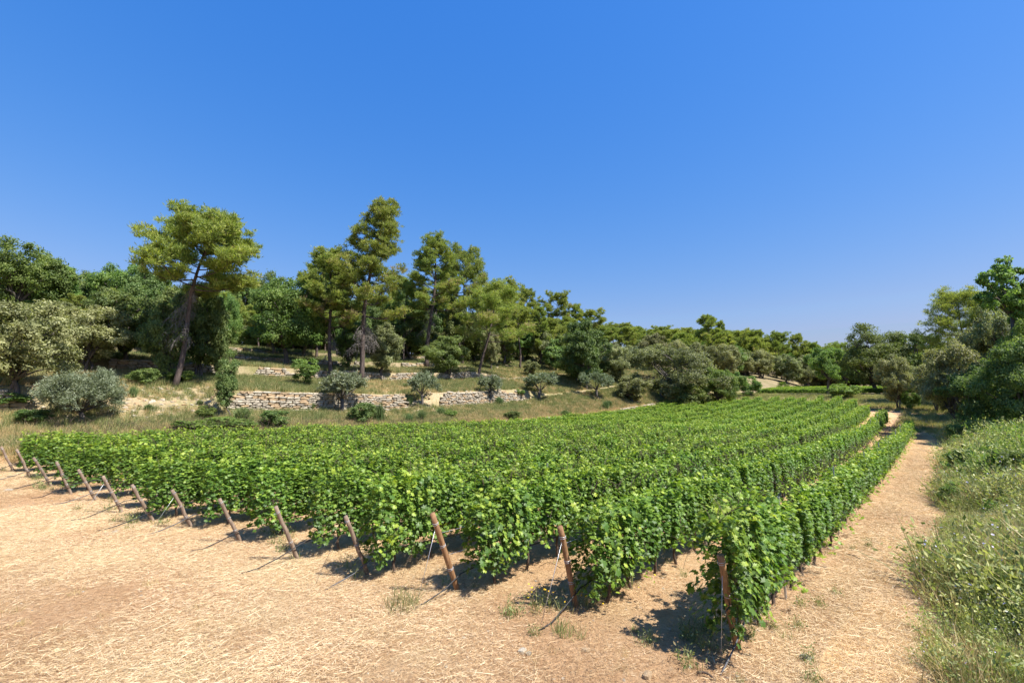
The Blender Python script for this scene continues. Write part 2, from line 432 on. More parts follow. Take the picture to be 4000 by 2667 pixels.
# ------------------------------------------------------------------ leaf templates
NEEDLE = np.array([[0, -.5, 0], [.09, 0, .02], [0, .5, 0], [-.09, 0, .02]]), [np.array([[0, 1, 2], [0, 2, 3]])]
DIAMOND = np.array([[0, -.5, 0], [.28, 0, .06], [0, .5, 0], [-.28, 0, .06]]), [np.array([[0, 1, 2], [0, 2, 3]])]
NARROW = np.array([[0, -.5, 0], [.13, 0, .02], [0, .5, 0], [-.13, 0, .02]]), [np.array([[0, 1, 2], [0, 2, 3]])]
ROUNDY = np.array([[0, -.5, 0], [.36, -.18, .06], [.30, .26, .05], [0, .5, -.03], [-.30, .26, .05], [-.36, -.18, .06]]), [np.array([[0, 1, 2], [0, 2, 3], [0, 3, 4], [0, 4, 5]])]
_a = np.radians([-90, -58, -28, 0, 24, 48, 70, 90, 110, 132, 156, 180, 208, 238])
_r = np.array([.16, .52, .36, .54, .36, .60, .38, .64, .38, .60, .36, .54, .36, .52])
VINELEAF_V = np.vstack([[0, 0, .05], np.stack([_r * np.cos(_a), _r * np.sin(_a), -.16 * _r ** 1.3 + .10 * np.abs(np.cos(_a)) * _r], -1)])
_k = np.arange(1, 15)
VINELEAF = VINELEAF_V, [np.stack([np.zeros(14, int), _k, np.roll(_k, -1)], -1)]

def leaves(rng, tmpl, C, N, size, tint, spread=.6, name='crown', mat=None):
    """leaf cloud mesh: centres C, preferred normals N"""
    n = len(C)
    nn = unit(unit(N) + rng.normal(0, spread, (n, 3)))
    d = rng.normal(0, 1, (n, 3))
    B = basis(nn, d)
    s = size * rng.uniform(.55, 1.4, n)
    V, Fs, k = stamp(tmpl[0], tmpl[1], C, B, s)
    return mesh_np(name, V, Fs, mat, np.repeat(np.clip(tint, 0, 1), k))

def blades_dir(rng, tmpl, C, D, size, tint, name, mat):
    n = len(C); D = unit(D)
    nn = np.cross(D, rng.normal(0, 1, (n, 3)))
    B = basis(nn, D)
    s = size * rng.uniform(.7, 1.3, n)
    V, Fs, k = stamp(tmpl[0], tmpl[1], C, B, s)
    return mesh_np(name, V, Fs, mat, np.repeat(np.clip(tint, 0, 1), k))

def ball(rng, n):
    d = unit(rng.normal(0, 1, (n, 3))); return d * rng.uniform(0, 1, (n, 1)) ** (1 / 3)

def curve_pts(a, b, bow, n=6):
    t = np.linspace(0, 1, n)[:, None]
    return a + (b - a) * t + np.asarray(bow) * (np.sin(np.pi * t))

def extent(C):
    """height and width the leaves really reach"""
    q_ = np.percentile(C, [.4, 99.6], axis=0)
    return float(np.percentile(C[:, 2], 99.5)), float((q_[1, :2] - q_[0, :2]).mean())

# ------------------------------------------------------------------ tree builders -> (trunk mesh, crown mesh, height, width, extra)
def make_oak(seed, H, W, cb=.22, nl=24, nleaf=17000, leaf=.17, mat='dark', bark='bark', stems=1, lumpy=1.0, tmpl=None, bias=.0, tiny=1.0, droop=0.0, open_=0.0, rk=1.0, lobe=1.0):
    rng = np.random.default_rng(seed)
    cz = H * (cb + 1) / 2; rx, rz = W / 2, H * (1 - cb) / 2
    g = np.arange(nl) + .5
    ph = np.arccos(1 - 2 * g / nl); th = np.pi * (1 + 5 ** .5) * g + rng.uniform(0, 6)
    D = np.stack([np.cos(th) * np.sin(ph), np.sin(th) * np.sin(ph), np.cos(ph)], -1) + rng.normal(0, .22 * lumpy, (nl, 3))
    D = unit(D)
    rad = rng.uniform(.55, .86, nl) * (1 + rng.normal(0, .10 * lumpy, nl))
    rad[rng.random(nl) < .2] *= .45
    LC = D * rad[:, None] * np.array([rx, rx, rz])
    LC[:, 2] += cz
    LC[:, 2] = np.where(LC[:, 2] < H * cb, H * cb + .1 * (LC[:, 2] - H * cb), LC[:, 2])
    lr = rng.uniform(.24, .40, nl) * min(rx, rz * 1.25) * (22 / nl) ** .33 * lobe
    if droop:
        k = D[:, 2] < .25; LC[k, 2] -= droop * rng.uniform(0, 1, k.sum()) * H
        LC[:, 2] = np.maximum(LC[:, 2], .10 * H)
    ns = 13
    sd = unit(rng.normal(0, 1, (nl, ns, 3)) + .75 * D[:, None] + np.array([0, 0, .35]))
    SC = LC[:, None] + sd * (lr[:, None, None] * rng.uniform(.55, 1.1, (nl, ns, 1))) * np.array([1, 1, .8])
    if droop: SC[..., 2] -= rng.uniform(0, droop * 1.2, (nl, ns)) ** 1.5 * H * .5
    sr = (lr[:, None] * rng.uniform(.26, .50, (nl, ns)))
    w8 = (sr ** 2); w8 = w8 / w8.sum()
    pick = rng.choice(nl * ns, nleaf, p=w8.ravel())
    c = SC.reshape(-1, 3)[pick]; r = sr.ravel()[pick]
    b = ball(rng, nleaf) * np.where(rng.random(nleaf) < .30, rng.uniform(1.0, 1.75, nleaf), 1.0)[:, None]
    if open_: b *= (1 - open_ * .2)
    C = c + b * r[:, None] * np.array([1.15, 1.15, .75])
    C[:, 2] = np.maximum(C[:, 2], .06 * H)
    N = b + .8 * sd.reshape(-1, 3)[pick] + np.array([0, 0, .55])
    lt = rng.normal(0, .15, nl * ns)[pick] + np.repeat(rng.normal(0, .07, nl), ns)[pick]
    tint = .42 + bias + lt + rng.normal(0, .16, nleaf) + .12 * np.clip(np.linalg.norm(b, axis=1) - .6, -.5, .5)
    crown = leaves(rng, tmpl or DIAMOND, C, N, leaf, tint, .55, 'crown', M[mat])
    mb = MB()
    r0 = (.030 * H + .03) / stems ** .5 * rk
    for s in range(stems):
        off = np.array([0, 0, 0.]) if stems == 1 else np.array([*(rng.uniform(-.5, .5, 2) * .09 * W), 0])
        fork = np.array([*(rng.normal(0, .05, 2) * W), H * (cb + .05)]) + off * 2.2
        mb.tube(curve_pts(off - [0, 0, .3], fork, [*(rng.normal(0, .04, 2) * H), 0]), np.linspace(r0 * 1.25, r0 * .75, 6), 8)
        sel = rng.permutation(nl)[:max(5, (nl * 2) // (3 * stems))]
        for q_ in sel:
            mid = curve_pts(fork, LC[q_], [*(rng.normal(0, .05, 2) * W), .06 * H], 6)
            mb.tube(mid, np.linspace(r0 * .55, r0 * .10, 6), 5)
            for e in SC[q_][rng.permutation(ns)[:3]]:
                mb.tube(curve_pts(mid[4], e, rng.normal(0, .1, 3), 4), np.linspace(r0 * .16, .012, 4), 4)
    return mb.mesh('trunk', M[bark]), crown, *extent(C)

def make_pine(seed, H, W, cb=.5, lean=0.0, limbs=16, nleaf=25000, blade=.30, flat=.5, umb=.6, brown=.12, dead=0, sweep=0, tall_tip=0.0, bias=0.0):
    rng = np.random.default_rng(seed)
    def tr(s):
        s = np.asarray(s)[..., None]
        return np.concatenate([lean * H * s ** 1.2 + .012 * H * np.sin(s * 7 + seed), .015 * H * np.sin(s * 5 + seed * 2), H * .95 * s], -1)
    mb = MB()
    r0 = .0105 * H + .05
    ss = np.linspace(-.02, 1, 14)
    mb.tube(tr(np.clip(ss, 0, 1)) + np.where(ss[:, None] < 0, [0, 0, -.3], 0), np.interp(ss, [-.02, .03, .6, 1], [r0 * 1.5, r0 * 1.05, r0 * .62, r0 * .14]), 9)
    CC, CR, CT, CS = [], [], [], []
    for k in range(limbs):
        sp = (k + rng.uniform(.1, .9)) / limbs
        s = cb + (.97 - cb) * sp
        prof = (1 - umb) * (1 - sp) ** .8 + umb * (1 - sp ** 3) ** .6
        L = W / 2 * max(.16, prof) * rng.uniform(.72, 1.12)
        az = k * 2.4 + rng.uniform(-.5, .5)
        el = R(8 + 40 * sp + rng.uniform(-12, 12))
        a = tr(s)
        d = np.array([math.cos(az) * math.cos(el), math.sin(az) * math.cos(el), math.sin(el)])
        b = a + d * L
        b[2] = min(b[2], H * .97)
        P = curve_pts(a, b, [0, 0, -.10 * L], 7)
        rl = r0 * (.34 - .16 * sp)
        mb.tube(P, np.linspace(rl, .02, 7), 5)
        nb = 8 + int(6 * prof)
        for m in range(nb):
            f = rng.uniform(.25, 1.0) if m else 1.0
            p = a + (b - a) * f; p[2] += -.10 * L * math.sin(math.pi * f)
            az2 = az + rng.uniform(-1.3, 1.3); l2 = W * rng.uniform(.05, .14) * (1.25 - .5 * f)
            e = p + np.array([math.cos(az2) * l2, math.sin(az2) * l2, rng.uniform(.02, .09) * W])
            if m: mb.tube(curve_pts(p, e, [0, 0, .02], 4), np.linspace(rl * .35, .012, 4), 4)
            CC.append(e); CR.append(W * rng.uniform(.045, .088)); CT.append(rng.normal(0, .07) + (brown * 2.4 if (sp < .32 and rng.random() < .35) else 0)); CS.append(sp)
    for m in range(4):
        CC.append(tr(.97) + rng.normal(0, .035, 3) * W); CR.append(W * .075); CT.append(0.); CS.append(1.)
    CC = np.array(CC); CR = np.array(CR); CT = np.array(CT)
    # each clump: several smaller tufts
    nt_ = 7
    tc = CC[:, None] + ball(rng, len(CC) * nt_).reshape(-1, nt_, 3) * CR[:, None, None] * np.array([1.25, 1.25, flat * 1.35])
    trr = CR[:, None] * rng.uniform(.28, .5, (len(CC), nt_))
    w8 = (trr ** 2).ravel(); w8 /= w8.sum()
    pick = rng.choice(len(w8), nleaf, p=w8)
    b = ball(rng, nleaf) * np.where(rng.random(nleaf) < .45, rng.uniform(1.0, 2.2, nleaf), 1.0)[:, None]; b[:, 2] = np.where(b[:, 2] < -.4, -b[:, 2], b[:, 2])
    C = tc.reshape(-1, 3)[pick] + b * trr.ravel()[pick][:, None] * np.array([1, 1, .75])
    Dr = b * 1.0 + np.array([0, 0, .55]) + rng.normal(0, .45, (nleaf, 3))
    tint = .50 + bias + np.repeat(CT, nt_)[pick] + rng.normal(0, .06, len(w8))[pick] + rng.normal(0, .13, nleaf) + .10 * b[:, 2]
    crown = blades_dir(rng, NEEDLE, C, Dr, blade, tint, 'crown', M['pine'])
    extra = None
    if dead:
        db = MB()
        for k in range(dead):
            s = cb * rng.uniform(.50, 1.08); a = tr(s); az = rng.uniform(0, 6.28) if sweep == 0 else (math.pi if rng.random() < .62 else 0) + rng.normal(0, .7)
            L = W * rng.uniform(.08, .22); dr = rng.uniform(.3, 1.5)
            e = a + np.array([math.cos(az) * L, math.sin(az) * L, -L * dr])
            P = curve_pts(a, e, [0, 0, .30 * L], 8); db.tube(P, np.linspace(r0 * .085, .007, 8), 4)
            for m in range(26):
                f = rng.uniform(.2, 1); p = P[int(f * 7)]
                e2 = p + np.array([rng.normal(0, .42), rng.normal(0, .42), -abs(rng.normal(.75, .5))]) * L * .42
                P2 = curve_pts(p, e2, rng.normal(0, .08, 3), 5); db.tube(P2, np.linspace(.011, .004, 5), 3)
                for m2 in range(3):
                    db.tube(np.array([P2[3], P2[3] + rng.normal(0, .10, 3) * L + [0, 0, -.12 * L]]), [.006, .003], 3)
        extra = db.mesh('dead_branches', M['dead'])
    return mb.mesh('trunk', M['pinebark']), crown, *extent(C), extra

def make_olive(seed, H, W, cb=.24, nleaf=15000, leaf=.19, trunk_h=.26, nl=22):
    rng = np.random.default_rng(seed)
    mb = MB(); r0 = .030 * H + .02
    fork = np.array([rng.normal(0, .03) * W, 0, trunk_h * H])
    mb.tube(curve_pts(np.array([0, 0, -.2]), fork, [.05 * H, .02, 0], 6), np.linspace(r0 * 1.35, r0, 6), 8)
    g = np.arange(nl) + .5
    ct = 1 - 1.22 * g / nl; ct = ct + rng.normal(0, .08, nl); ct = np.clip(ct, -1, 1); th_ = 2.4 * g + rng.uniform(-.3, .3, nl); st_ = np.sqrt(np.clip(1 - ct ** 2, 0, 1))
    D = np.stack([np.cos(th_) * st_, np.sin(th_) * st_, ct], -1)
    cz = H * (cb + (1 - cb) * .42)
    LC = D * rng.uniform(.42, .92, nl)[:, None] * np.array([W / 2, W / 2, H * (1 - cb) * .62]) + [0, 0, cz]
    lr = W * rng.uniform(.11, .19, nl)
    for k in range(nl):
        if k % 2 == 0: mb.tube(curve_pts(fork, LC[k], [0, 0, -.04 * H], 6), np.linspace(r0 * .55, .012, 6), 5)
    nsh = 20
    sd = unit(rng.normal(0, 1, (nl, nsh, 3)) + D[:, None] * .8 + [0, 0, .45])
    so = LC[:, None] + sd * lr[:, None, None] * rng.uniform(.2, .9, (nl, nsh, 1))
    sh = unit(sd + rng.normal(0, .3, (nl, nsh, 3)) + [0, 0, .35]); L = H * rng.uniform(.07, .15, (nl, nsh))
    pick = rng.integers(0, nl * nsh, nleaf); t = rng.uniform(-.7, 1, nleaf)
    d = sh.reshape(-1, 3)[pick]; C = so.reshape(-1, 3)[pick] + d * (t * L.ravel()[pick])[:, None] + rng.normal(0, .018 * W, (nleaf, 3))
    Dl = unit(d + rng.normal(0, .6, (nleaf, 3)))
    tint = .5 + rng.normal(0, .08, nl * nsh)[pick] + rng.normal(0, .15, nleaf)
    crown = blades_dir(rng, NARROW, C, Dl, leaf, tint, 'crown', M['olive'])
    return mb.mesh('trunk', M['bark']), crown, *extent(C)

def make_broom(seed, H, W, n=700, mat='broom'):
    rng = np.random.default_rng(seed)
    az = rng.uniform(0, 6.28, n); tilt = np.abs(rng.normal(0, .36, n)); L = H * rng.uniform(.55, 1.08, n)
    d = np.stack([np.cos(az) * np.sin(tilt) * (W / H) * .9, np.sin(az) * np.sin(tilt) * (W / H) * .9, np.cos(tilt)], -1)
    base = np.stack([rng.normal(0, .10 * W, n), rng.normal(0, .10 * W, n), np.zeros(n) - .03], -1)
    side = unit(np.cross(d, rng.normal(0, 1, (n, 3))))
    wd = .012 + .012 * rng.random(n)
    mid = base + d * (L * .5)[:, None] + rng.normal(0, .02, (n, 3)); tip = base + d * L[:, None] + rng.normal(0, .06, (n, 3)) + np.stack([np.zeros(n), np.zeros(n), -.08 * L * tilt], -1)
    V = np.stack([base - side * wd[:, None], base + side * wd[:, None], mid + side * wd[:, None] * .8, mid - side * wd[:, None] * .8, tip], 1).reshape(-1, 3)
    o = np.arange(n)[:, None] * 5
    return mesh_np('stems', V, [o + np.array([[0, 1, 2, 3]]), o + np.array([[3, 2, 4]])], M[mat], np.repeat(np.clip(.45 + rng.normal(0, .22, n), 0, 1), 5))

def place_tree(name, parts, base, label, cat, group, Hreal, Wreal, rz=0.0):
    trunk, crown, H0, W0_ = parts[:4]
    sx, sz = Wreal / W0_, Hreal / H0
    e = empty(name, base, rz, label, cat, group)
    for nm, me in (('trunk', trunk), ('crown', crown)) + ((('dead_branches', parts[4]),) if len(parts) > 4 and parts[4] else ()):
        link(nm, me, e, scl=(sx, sx, sz))
    return e

VAR = {}
VAR['oak'] = [make_oak(11, 9, 9, .18, 40, 30000, .24, 'oak', lumpy=1.2), make_oak(12, 9, 8, .26, 34, 30000, .24, 'oak', lumpy=1.4, open_=1), make_oak(13, 9, 10, .15, 44, 30000, .24, 'oak')]
VAR['holm'] = [make_oak(21, 7, 7, .10, 40, 30000, .20, 'holm', stems=2), make_oak(22, 7, 7.5, .12, 44, 30000, .20, 'holm', stems=3, bias=.12), make_oak(23, 7, 6.5, .12, 36, 30000, .20, 'holm', lumpy=1.4)]
VAR['dark'] = [make_oak(31, 8, 7, .12, 40, 30000, .22, 'dark', stems=2), make_oak(32, 8, 8, .16, 38, 30000, .22, 'dark', stems=3), make_oak(33, 8, 7, .10, 42, 30000, .22, 'dark', lumpy=1.4)]
VAR['pine'] = [make_pine(41, 13, 8, .50, .02, 15, 24000, .40, umb=.75), make_pine(42, 13, 7.5, .38, -.02, 18, 24000, .40, umb=.4), make_pine(43, 13, 9, .58, .03, 13, 24000, .40, umb=.9), make_pine(44, 13, 7, .30, .01, 18, 24000, .40, umb=.25)]
VAR['olive'] = [make_olive(51, 3.2, 3.2, cb=.40, nleaf=12000, trunk_h=.36, nl=15), make_olive(52, 3.2, 3.0, cb=.44, nleaf=11000, trunk_h=.36, nl=13), make_olive(53, 3.2, 3.4, nl=14, nleaf=12000, cb=.40, trunk_h=.34)]
VAR['shrub'] = [make_oak(61, 2.2, 2.6, .05, 24, 11000, .12, 'oak', stems=3, rk=.4), make_oak(62, 2.2, 2.4, .05, 22, 11000, .12, 'dark', stems=3, rk=.4)]
VAR['sapling'] = [make_oak(71, 4.5, 1.7, .10, 40, 12000, .13, 'dark', lumpy=1.3, rk=.35, lobe=2.0), make_oak(72, 3.0, 2.2, .18, 16, 8000, .13, 'oak', lumpy=1.4, open_=1, rk=.5, lobe=1.4)]

def T(kind, v, px, top, wpx, label, base=None, t=None, name=None, cat='tree', group=None, rz=None, parts=None):
    b = hit(px, base) if base is not None else at_dist(px, t)
    Y = b[1]
    H = max(.4, height_at(px, top, Y) - b[2])
    W = wpx / F_PX * Y * 1.0
    p = parts or VAR[kind][v % len(VAR[kind])]
    nm = name or {'oak': 'oak_tree', 'holm': 'holm_oak', 'dark': 'oak_tree', 'pine': 'pine_tree', 'olive': 'olive_tree', 'shrub': 'shrub', 'sapling': 'sapling'}[kind]
    rzz = rz if rz is not None else (px * 1.7) % 6.28
    o = place_tree(nm, p, tuple(b), label, cat, group, H, W, rzz)
    dbg.append((nm, px, round(Y, 1), round(H, 1), round(W, 1)))
    return o
dbg = []
# ------------------------------------------------------------------ trees: the tall pines first
HILL = 'pines on the terraced hillside'
def hero(px, base, top, wpx, label, **kw):
    b = hit(px, base); Y = b[1]
    H = height_at(px, top, Y) - b[2]; W = wpx / F_PX * Y
    p = make_pine(H=H, W=W, **kw)
    o = empty('pine_tree', tuple(b), 0, label, 'tree', HILL)
    sc = (W / p[3],) * 2 + (H / p[2],)
    link('trunk', p[0], o, scl=sc); link('crown', p[1], o, scl=sc)
    if p[4]: link('dead_branches', p[4], o, scl=sc)['kind'] = 'stuff'
    dbg.append(('hero', px, round(Y, 1), round(H, 1), round(W, 1)))
hero(672, 1512, 846, 430, 'tall umbrella shaped pine with bare trunk and hanging grey dead branches, left of the others', seed=101, cb=.58, lean=.155, limbs=26, nleaf=65679, blade=.29, umb=.66, flat=.42, dead=15, sweep=1, bias=.02, brown=.05)
hero(1402, 1496, 786, 300, 'tallest pine of the hillside, full narrow crown and pale lower trunk', seed=102, cb=.36, lean=.085, limbs=30, nleaf=69543, blade=.29, umb=.45, flat=.6, dead=18, brown=.1)
hero(1293, 1485, 978, 260, 'broad pine with browning lower boughs beside the tallest pine', seed=103, cb=.40, lean=-.07, limbs=22, nleaf=50225, blade=.29, umb=.6, flat=.55, dead=5, brown=.16)
hero(1669, 1439, 926, 215, 'slender pine with a rounded top and a long dark bare trunk', seed=104, cb=.44, lean=.05, limbs=24, nleaf=51000, blade=.30, umb=.5, flat=.55, dead=8)
hero(1873, 1473, 1105, 290, 'pine with its dark trunk leaning to the right, above a low stone terrace', seed=105, cb=.38, lean=.20, limbs=18, nleaf=46750, blade=.30, umb=.7, flat=.45, bias=.1)
for v, px, top, w, t_, lab in [(1, 1225, 1015, 190, 58, 'pine behind the left side of the broad browning pine'), (0, 1575, 1085, 140, 66, 'pine half seen between the tallest pine and the slender one'), (3, 1748, 1045, 140, 82, 'pine behind the gap of the slender and round crowned pines'), (1, 1935, 1118, 150, 84, 'pine behind the crown of the leaning pine')]:
    T('pine', v, px, top, w, lab, t=t_, group=HILL)
p5 = make_pine(106, 14.5, 8.6, .52, .03, 20, 34000, .32, umb=.9, flat=.5)
T('pine', 0, 1805, 966, 215, 'round crowned umbrella pine rising behind the leaning pine', t=72, parts=p5, rz=.4, group=HILL)

G_OAK = 'oaks on the terraces at the left'
T('oak', 0, 40, 960, 270, 'bright green oak at the far left with the highest crown there', t=44, group=G_OAK)
T('oak', 1, 130, 1042, 210, 'bright green oak showing its forked trunk against the sky', t=46, group=G_OAK)
T('holm', 0, 55, 1185, 330, 'big grey olive holm oak at the left edge, several trunks above the grass', base=1550, group=G_OAK)
T('holm', 1, 335, 1200, 260, 'holm oak covered in pale flower tassels, behind the big olive tree', base=1452, group=G_OAK)
T('holm', 2, 190, 1180, 220, 'pale holm oak behind the one with flower tassels', t=40, group=G_OAK)
T('dark', 0, 300, 1066, 130, 'slim dark oak reaching the skyline left of the umbrella pine', t=52, group=G_OAK)
T('oak', 2, 450, 1032, 230, 'green oak with a spreading top on the skyline, left of the umbrella pine trunk', t=52, group=G_OAK)
T('dark', 1, 560, 1060, 190, 'dark oak directly behind the crown of the umbrella pine', t=50, group=G_OAK)
T('dark', 2, 470, 1160, 230, 'dark leafy oak low behind the umbrella pine, left of its trunk', base=1432, group=G_OAK)
T('dark', 1, 645, 1190, 170, 'dark oak with three bare stems close beside the umbrella pine trunk', base=1492, group=G_OAK)
T('dark', 0, 775, 1105, 200, 'dense dark oak just right of the umbrella pine trunk', base=1478, group=G_OAK)
T('dark', 2, 690, 1130, 190, 'dark oak half hidden by the hanging dead branches', t=46, group=G_OAK)
T('dark', 1, 845, 1300, 90, 'low dark oak at the right foot of the umbrella pine thicket', t=38, group=G_OAK)
T('oak', 1, 935, 1092, 140, 'open crowned oak with thin trunks and sky between them', base=1352, group=G_OAK)
T('oak', 0, 1045, 1080, 150, 'far oak on the skyline between the umbrella pine and the tallest pine', t=66, group=G_OAK)
T('oak', 2, 1115, 1088, 270, 'large bright green oak with low spreading boughs over the terraces', base=1430, group=G_OAK)
T('oak', 1, 1180, 1240, 170, 'smaller green oak beside the large bright green one', t=56, group=G_OAK)
T('dark', 2, 1365, 1255, 130, 'shaded dark oak between the trunks of the two nearest pines', t=52, group=G_OAK)
T('holm', 2, 1490, 1262, 150, 'brownish holm oak just right of the tallest pine trunk', base=1462, group=G_OAK)
T('dark', 0, 1600, 1200, 150, 'dark oak behind the slender pine, left of its trunk', t=70, group=G_OAK)
T('dark', 1, 1560, 1110, 120, 'tall dark oak seen through the gap right of the tallest pine', t=78, group=G_OAK)
T('dark', 1, 1745, 1312, 165, 'dense rounded dark green oak on the stone terrace right of the slender pine', base=1478, group=G_OAK)
T('dark', 2, 1795, 1165, 140, 'dark oak under the round crowned umbrella pine', t=72, group=G_OAK)
T('holm', 0, 1918, 1285, 75, 'small grey oak right of the leaning pine trunk', base=1445, group=G_OAK)
T('oak', 0, 1235, 1110, 150, 'green oak behind the broad browning pine', t=70, group=G_OAK)
T('dark', 0, 1420, 1130, 150, 'dark oak far behind the tallest pine', t=74, group=G_OAK)
T('dark', 2, 1680, 1150, 150, 'dark oak behind the slender pine, right of its trunk', t=82, group=G_OAK)
T('dark', 0, 400, 1130, 170, 'dark oak deep in the shade between the flowering holm oak and the umbrella pine', t=45, group=G_OAK)
T('holm', 1, 240, 1090, 170, 'grey green oak behind the forked bright green oak', t=54, group=G_OAK)

for v, k_, px, top, w, t_, lab in [(2, 'holm', 130, 1300, 150, 39, 'low holm oak filling the gap right of the big grey olive holm oak'), (1, 'dark', 265, 1290, 150, 44, 'dark oak low behind the holm oak with flower tassels'), (0, 'holm', 390, 1290, 120, 41, 'holm oak low between the flower tassels and the umbrella pine'),
        (2, 'dark', 20, 1120, 220, 50, 'dark oak behind the far left holm oaks'), (0, 'dark', 180, 1110, 200, 52, 'dark oak behind the fork of the bright green oak'), (1, 'dark', 590, 1280, 130, 42, 'low dark oak left of the three bare stems'), (2, 'oak', 860, 1150, 110, 50, 'green oak at the right shoulder of the umbrella pine thicket'),
        (1, 'oak', 1060, 1230, 160, 54, 'green oak left of the large bright green one'), (0, 'oak', 1290, 1200, 160, 64, 'green oak low behind the broad browning pine'), (1, 'dark', 1480, 1180, 170, 66, 'dark oak filling the gap behind the tallest pine trunk'), (0, 'dark', 1850, 1230, 150, 76, 'dark oak behind the leaning pine'), (2, 'dark', 1965, 1250, 130, 78, 'dark oak right behind the crown of the leaning pine')]:
    T(k_, v, px, top, w, lab, t=t_, group=G_OAK)

G_MID = 'trees along the middle of the hillside'
T('pine', 2, 1985, 1100, 170, 'yellow green pine crown right of the leaning pine', t=80, group=HILL)
T('pine', 1, 2065, 1128, 110, 'thin browning pine on the ridge beside the young light green pine', t=92, group=HILL)
T('pine', 0, 2030, 1190, 170, 'spreading low pine under the browning ridge pine', t=76, group=HILL)
T('pine', 2, 2180, 1141, 120, 'isolated ridge pine with a round top and sky under its crown', t=96, group=HILL)
T('pine', 3, 2255, 1190, 90, 'pointed ridge pine right of the isolated round one', t=104, group=HILL)
T('pine', 2, 2318, 1208, 110, 'flat topped ridge pine where the high skyline ends', t=104, group=HILL)
T('pine', 3, 2112, 1200, 95, 'young light green pine of pointed shape below the ridge', t=82, group=HILL)
T('pine', 1, 2215, 1240, 130, 'dull green pine below the isolated ridge pine', t=90, group=HILL)
T('holm', 1, 2122, 1290, 95, 'slim dark holm oak on the open terraces', base=1425, group=G_MID)
T('dark', 2, 2060, 1318, 65, 'little oak with a clear thin trunk on the open terrace', base=1404, group=G_MID)
T('oak', 1, 2010, 1330, 45, 'thin sapling tree on the open grassy terrace', base=1400, name='sapling', group=G_MID)
T('dark', 0, 2285, 1258, 180, 'large broad oak above the grassy slope with olive trees', t=68, group=G_MID)
T('dark', 1, 2255, 1370, 150, 'lower leafy oak at the foot of the large broad oak', base=1490, group=G_MID)
T('dark', 2, 2345, 1380, 110, 'dark oak at the right edge of the broad oak group', base=1480, group=G_MID)
T('holm', 1, 2415, 1352, 115, 'pale yellowish bushy holm oak above the slope', t=76, group=G_MID)
T('holm', 2, 2075, 1408, 60, 'small round shrubby oak beside the terrace wall', base=1470, group=G_MID)
T('olive', 0, 2492, 1354, 65, 'silvery olive tree between the pale holm oak and the big spreading oak', base=1432, group=G_MID)
T('olive', 1, 2192, 1308, 60, 'far silvery olive tree high on the hillside', t=84, group=G_MID)
T('olive', 2, 2380, 1345, 80, 'silvery olive tree partly behind the pale holm oak', t=88, group=G_MID)
T('olive', 0, 2540, 1370, 70, 'silvery olive tree behind the crown of the big spreading oak', t=92, group=G_MID)

big = make_oak(201, 10.2, 15.5, .22, 46, 60000, .21, 'holm', stems=3, droop=.22, lumpy=1.3, bias=-.02)
T('holm', 0, 2618, 1346, 385, 'big spreading old oak with drooping boughs at the far edge of the vines', base=1575, parts=big, rz=.9)
T('holm', 2, 2470, 1470, 120, 'low drooping oak at the left skirt of the big spreading oak', base=1572, group=G_MID)
T('shrub', 1, 2700, 1500, 120, 'dark rounded bush at the right foot of the big spreading oak', base=1604, name='bush', cat='bush')
T('oak', 2, 2815, 1440, 135, 'bright green leafy tree beside the big spreading oak', base=1592)
T('oak', 1, 2873, 1455, 75, 'little crooked tree with a thin grey trunk next to the bright green one', base=1568)
T('shrub', 0, 2932, 1471, 82, 'round deep green bush in front of the far vineyard', base=1549, name='bush', cat='bush')

G_FAR = 'far trees closing the valley'
far = [('pine', 0, 2345, 1270, 95, 118), ('pine', 2, 2400, 1263, 80, 124), ('pine', 0, 2455, 1262, 85, 124), ('pine', 1, 2505, 1275, 70, 128),
       ('pine', 2, 2590, 1274, 100, 132), ('pine', 0, 2690, 1280, 85, 132), ('pine', 1, 2782, 1232, 125, 112), ('pine', 3, 2828, 1255, 60, 118),
       ('pine', 2, 2905, 1288, 100, 142), ('pine', 0, 2965, 1290, 95, 146), ('pine', 2, 3052, 1297, 92, 146), ('pine', 1, 3128, 1305, 85, 148),
       ('pine', 0, 3190, 1338, 75, 150), ('pine', 2, 3290, 1338, 90, 150), ('pine', 1, 2645, 1292, 80, 140), ('pine', 0, 2740, 1290, 90, 140), ('pine', 2, 3235, 1352, 90, 150), ('pine', 1, 2550, 1288, 80, 140)]
far_lab = ['far pine at the left end of the distant pine row', 'rounded far pine, second from the left end of the distant row', 'wide far pine above the silvery olive trees', 'narrow far pine right of the wide one in the distant row',
           'umbrella shaped far pine on the skyline above the big spreading oak', 'low far pine left of the tall distant one', 'tallest pine of the distant row, above the right side of the big spreading oak', 'slim pine touching the tallest distant pine on its right',
           'broad yellow green far pine above the round deep green bush', 'bushy far pine above the near end of the far vineyard', 'far umbrella pine with an open trunk seen against the sky', 'ragged far pine right of the open umbrella pine',
           'small far pine on the low skyline left of the big green oak', 'far pine peeping out just left of the big green oak', 'dull far pine between the umbrella one and the low one', 'flat far pine below the tallest distant pine', 'lowest far pine on the skyline above the lone thin tree', 'dim far pine above the left side of the big spreading oak']
for (k, v, px, top, w, t), lab in zip(far, far_lab): T(k, v, px, top, w, lab, t=t, group=G_FAR)
holmfar = [(2560, 1303, 105, 96), (2650, 1330, 100, 104), (2740, 1340, 110, 108), (2845, 1345, 105, 108), (2975, 1368, 115, 134), (3075, 1385, 100, 136), (2910, 1400, 90, 132), (3150, 1392, 90, 138), (3250, 1385, 110, 140), (3340, 1390, 100, 142)]
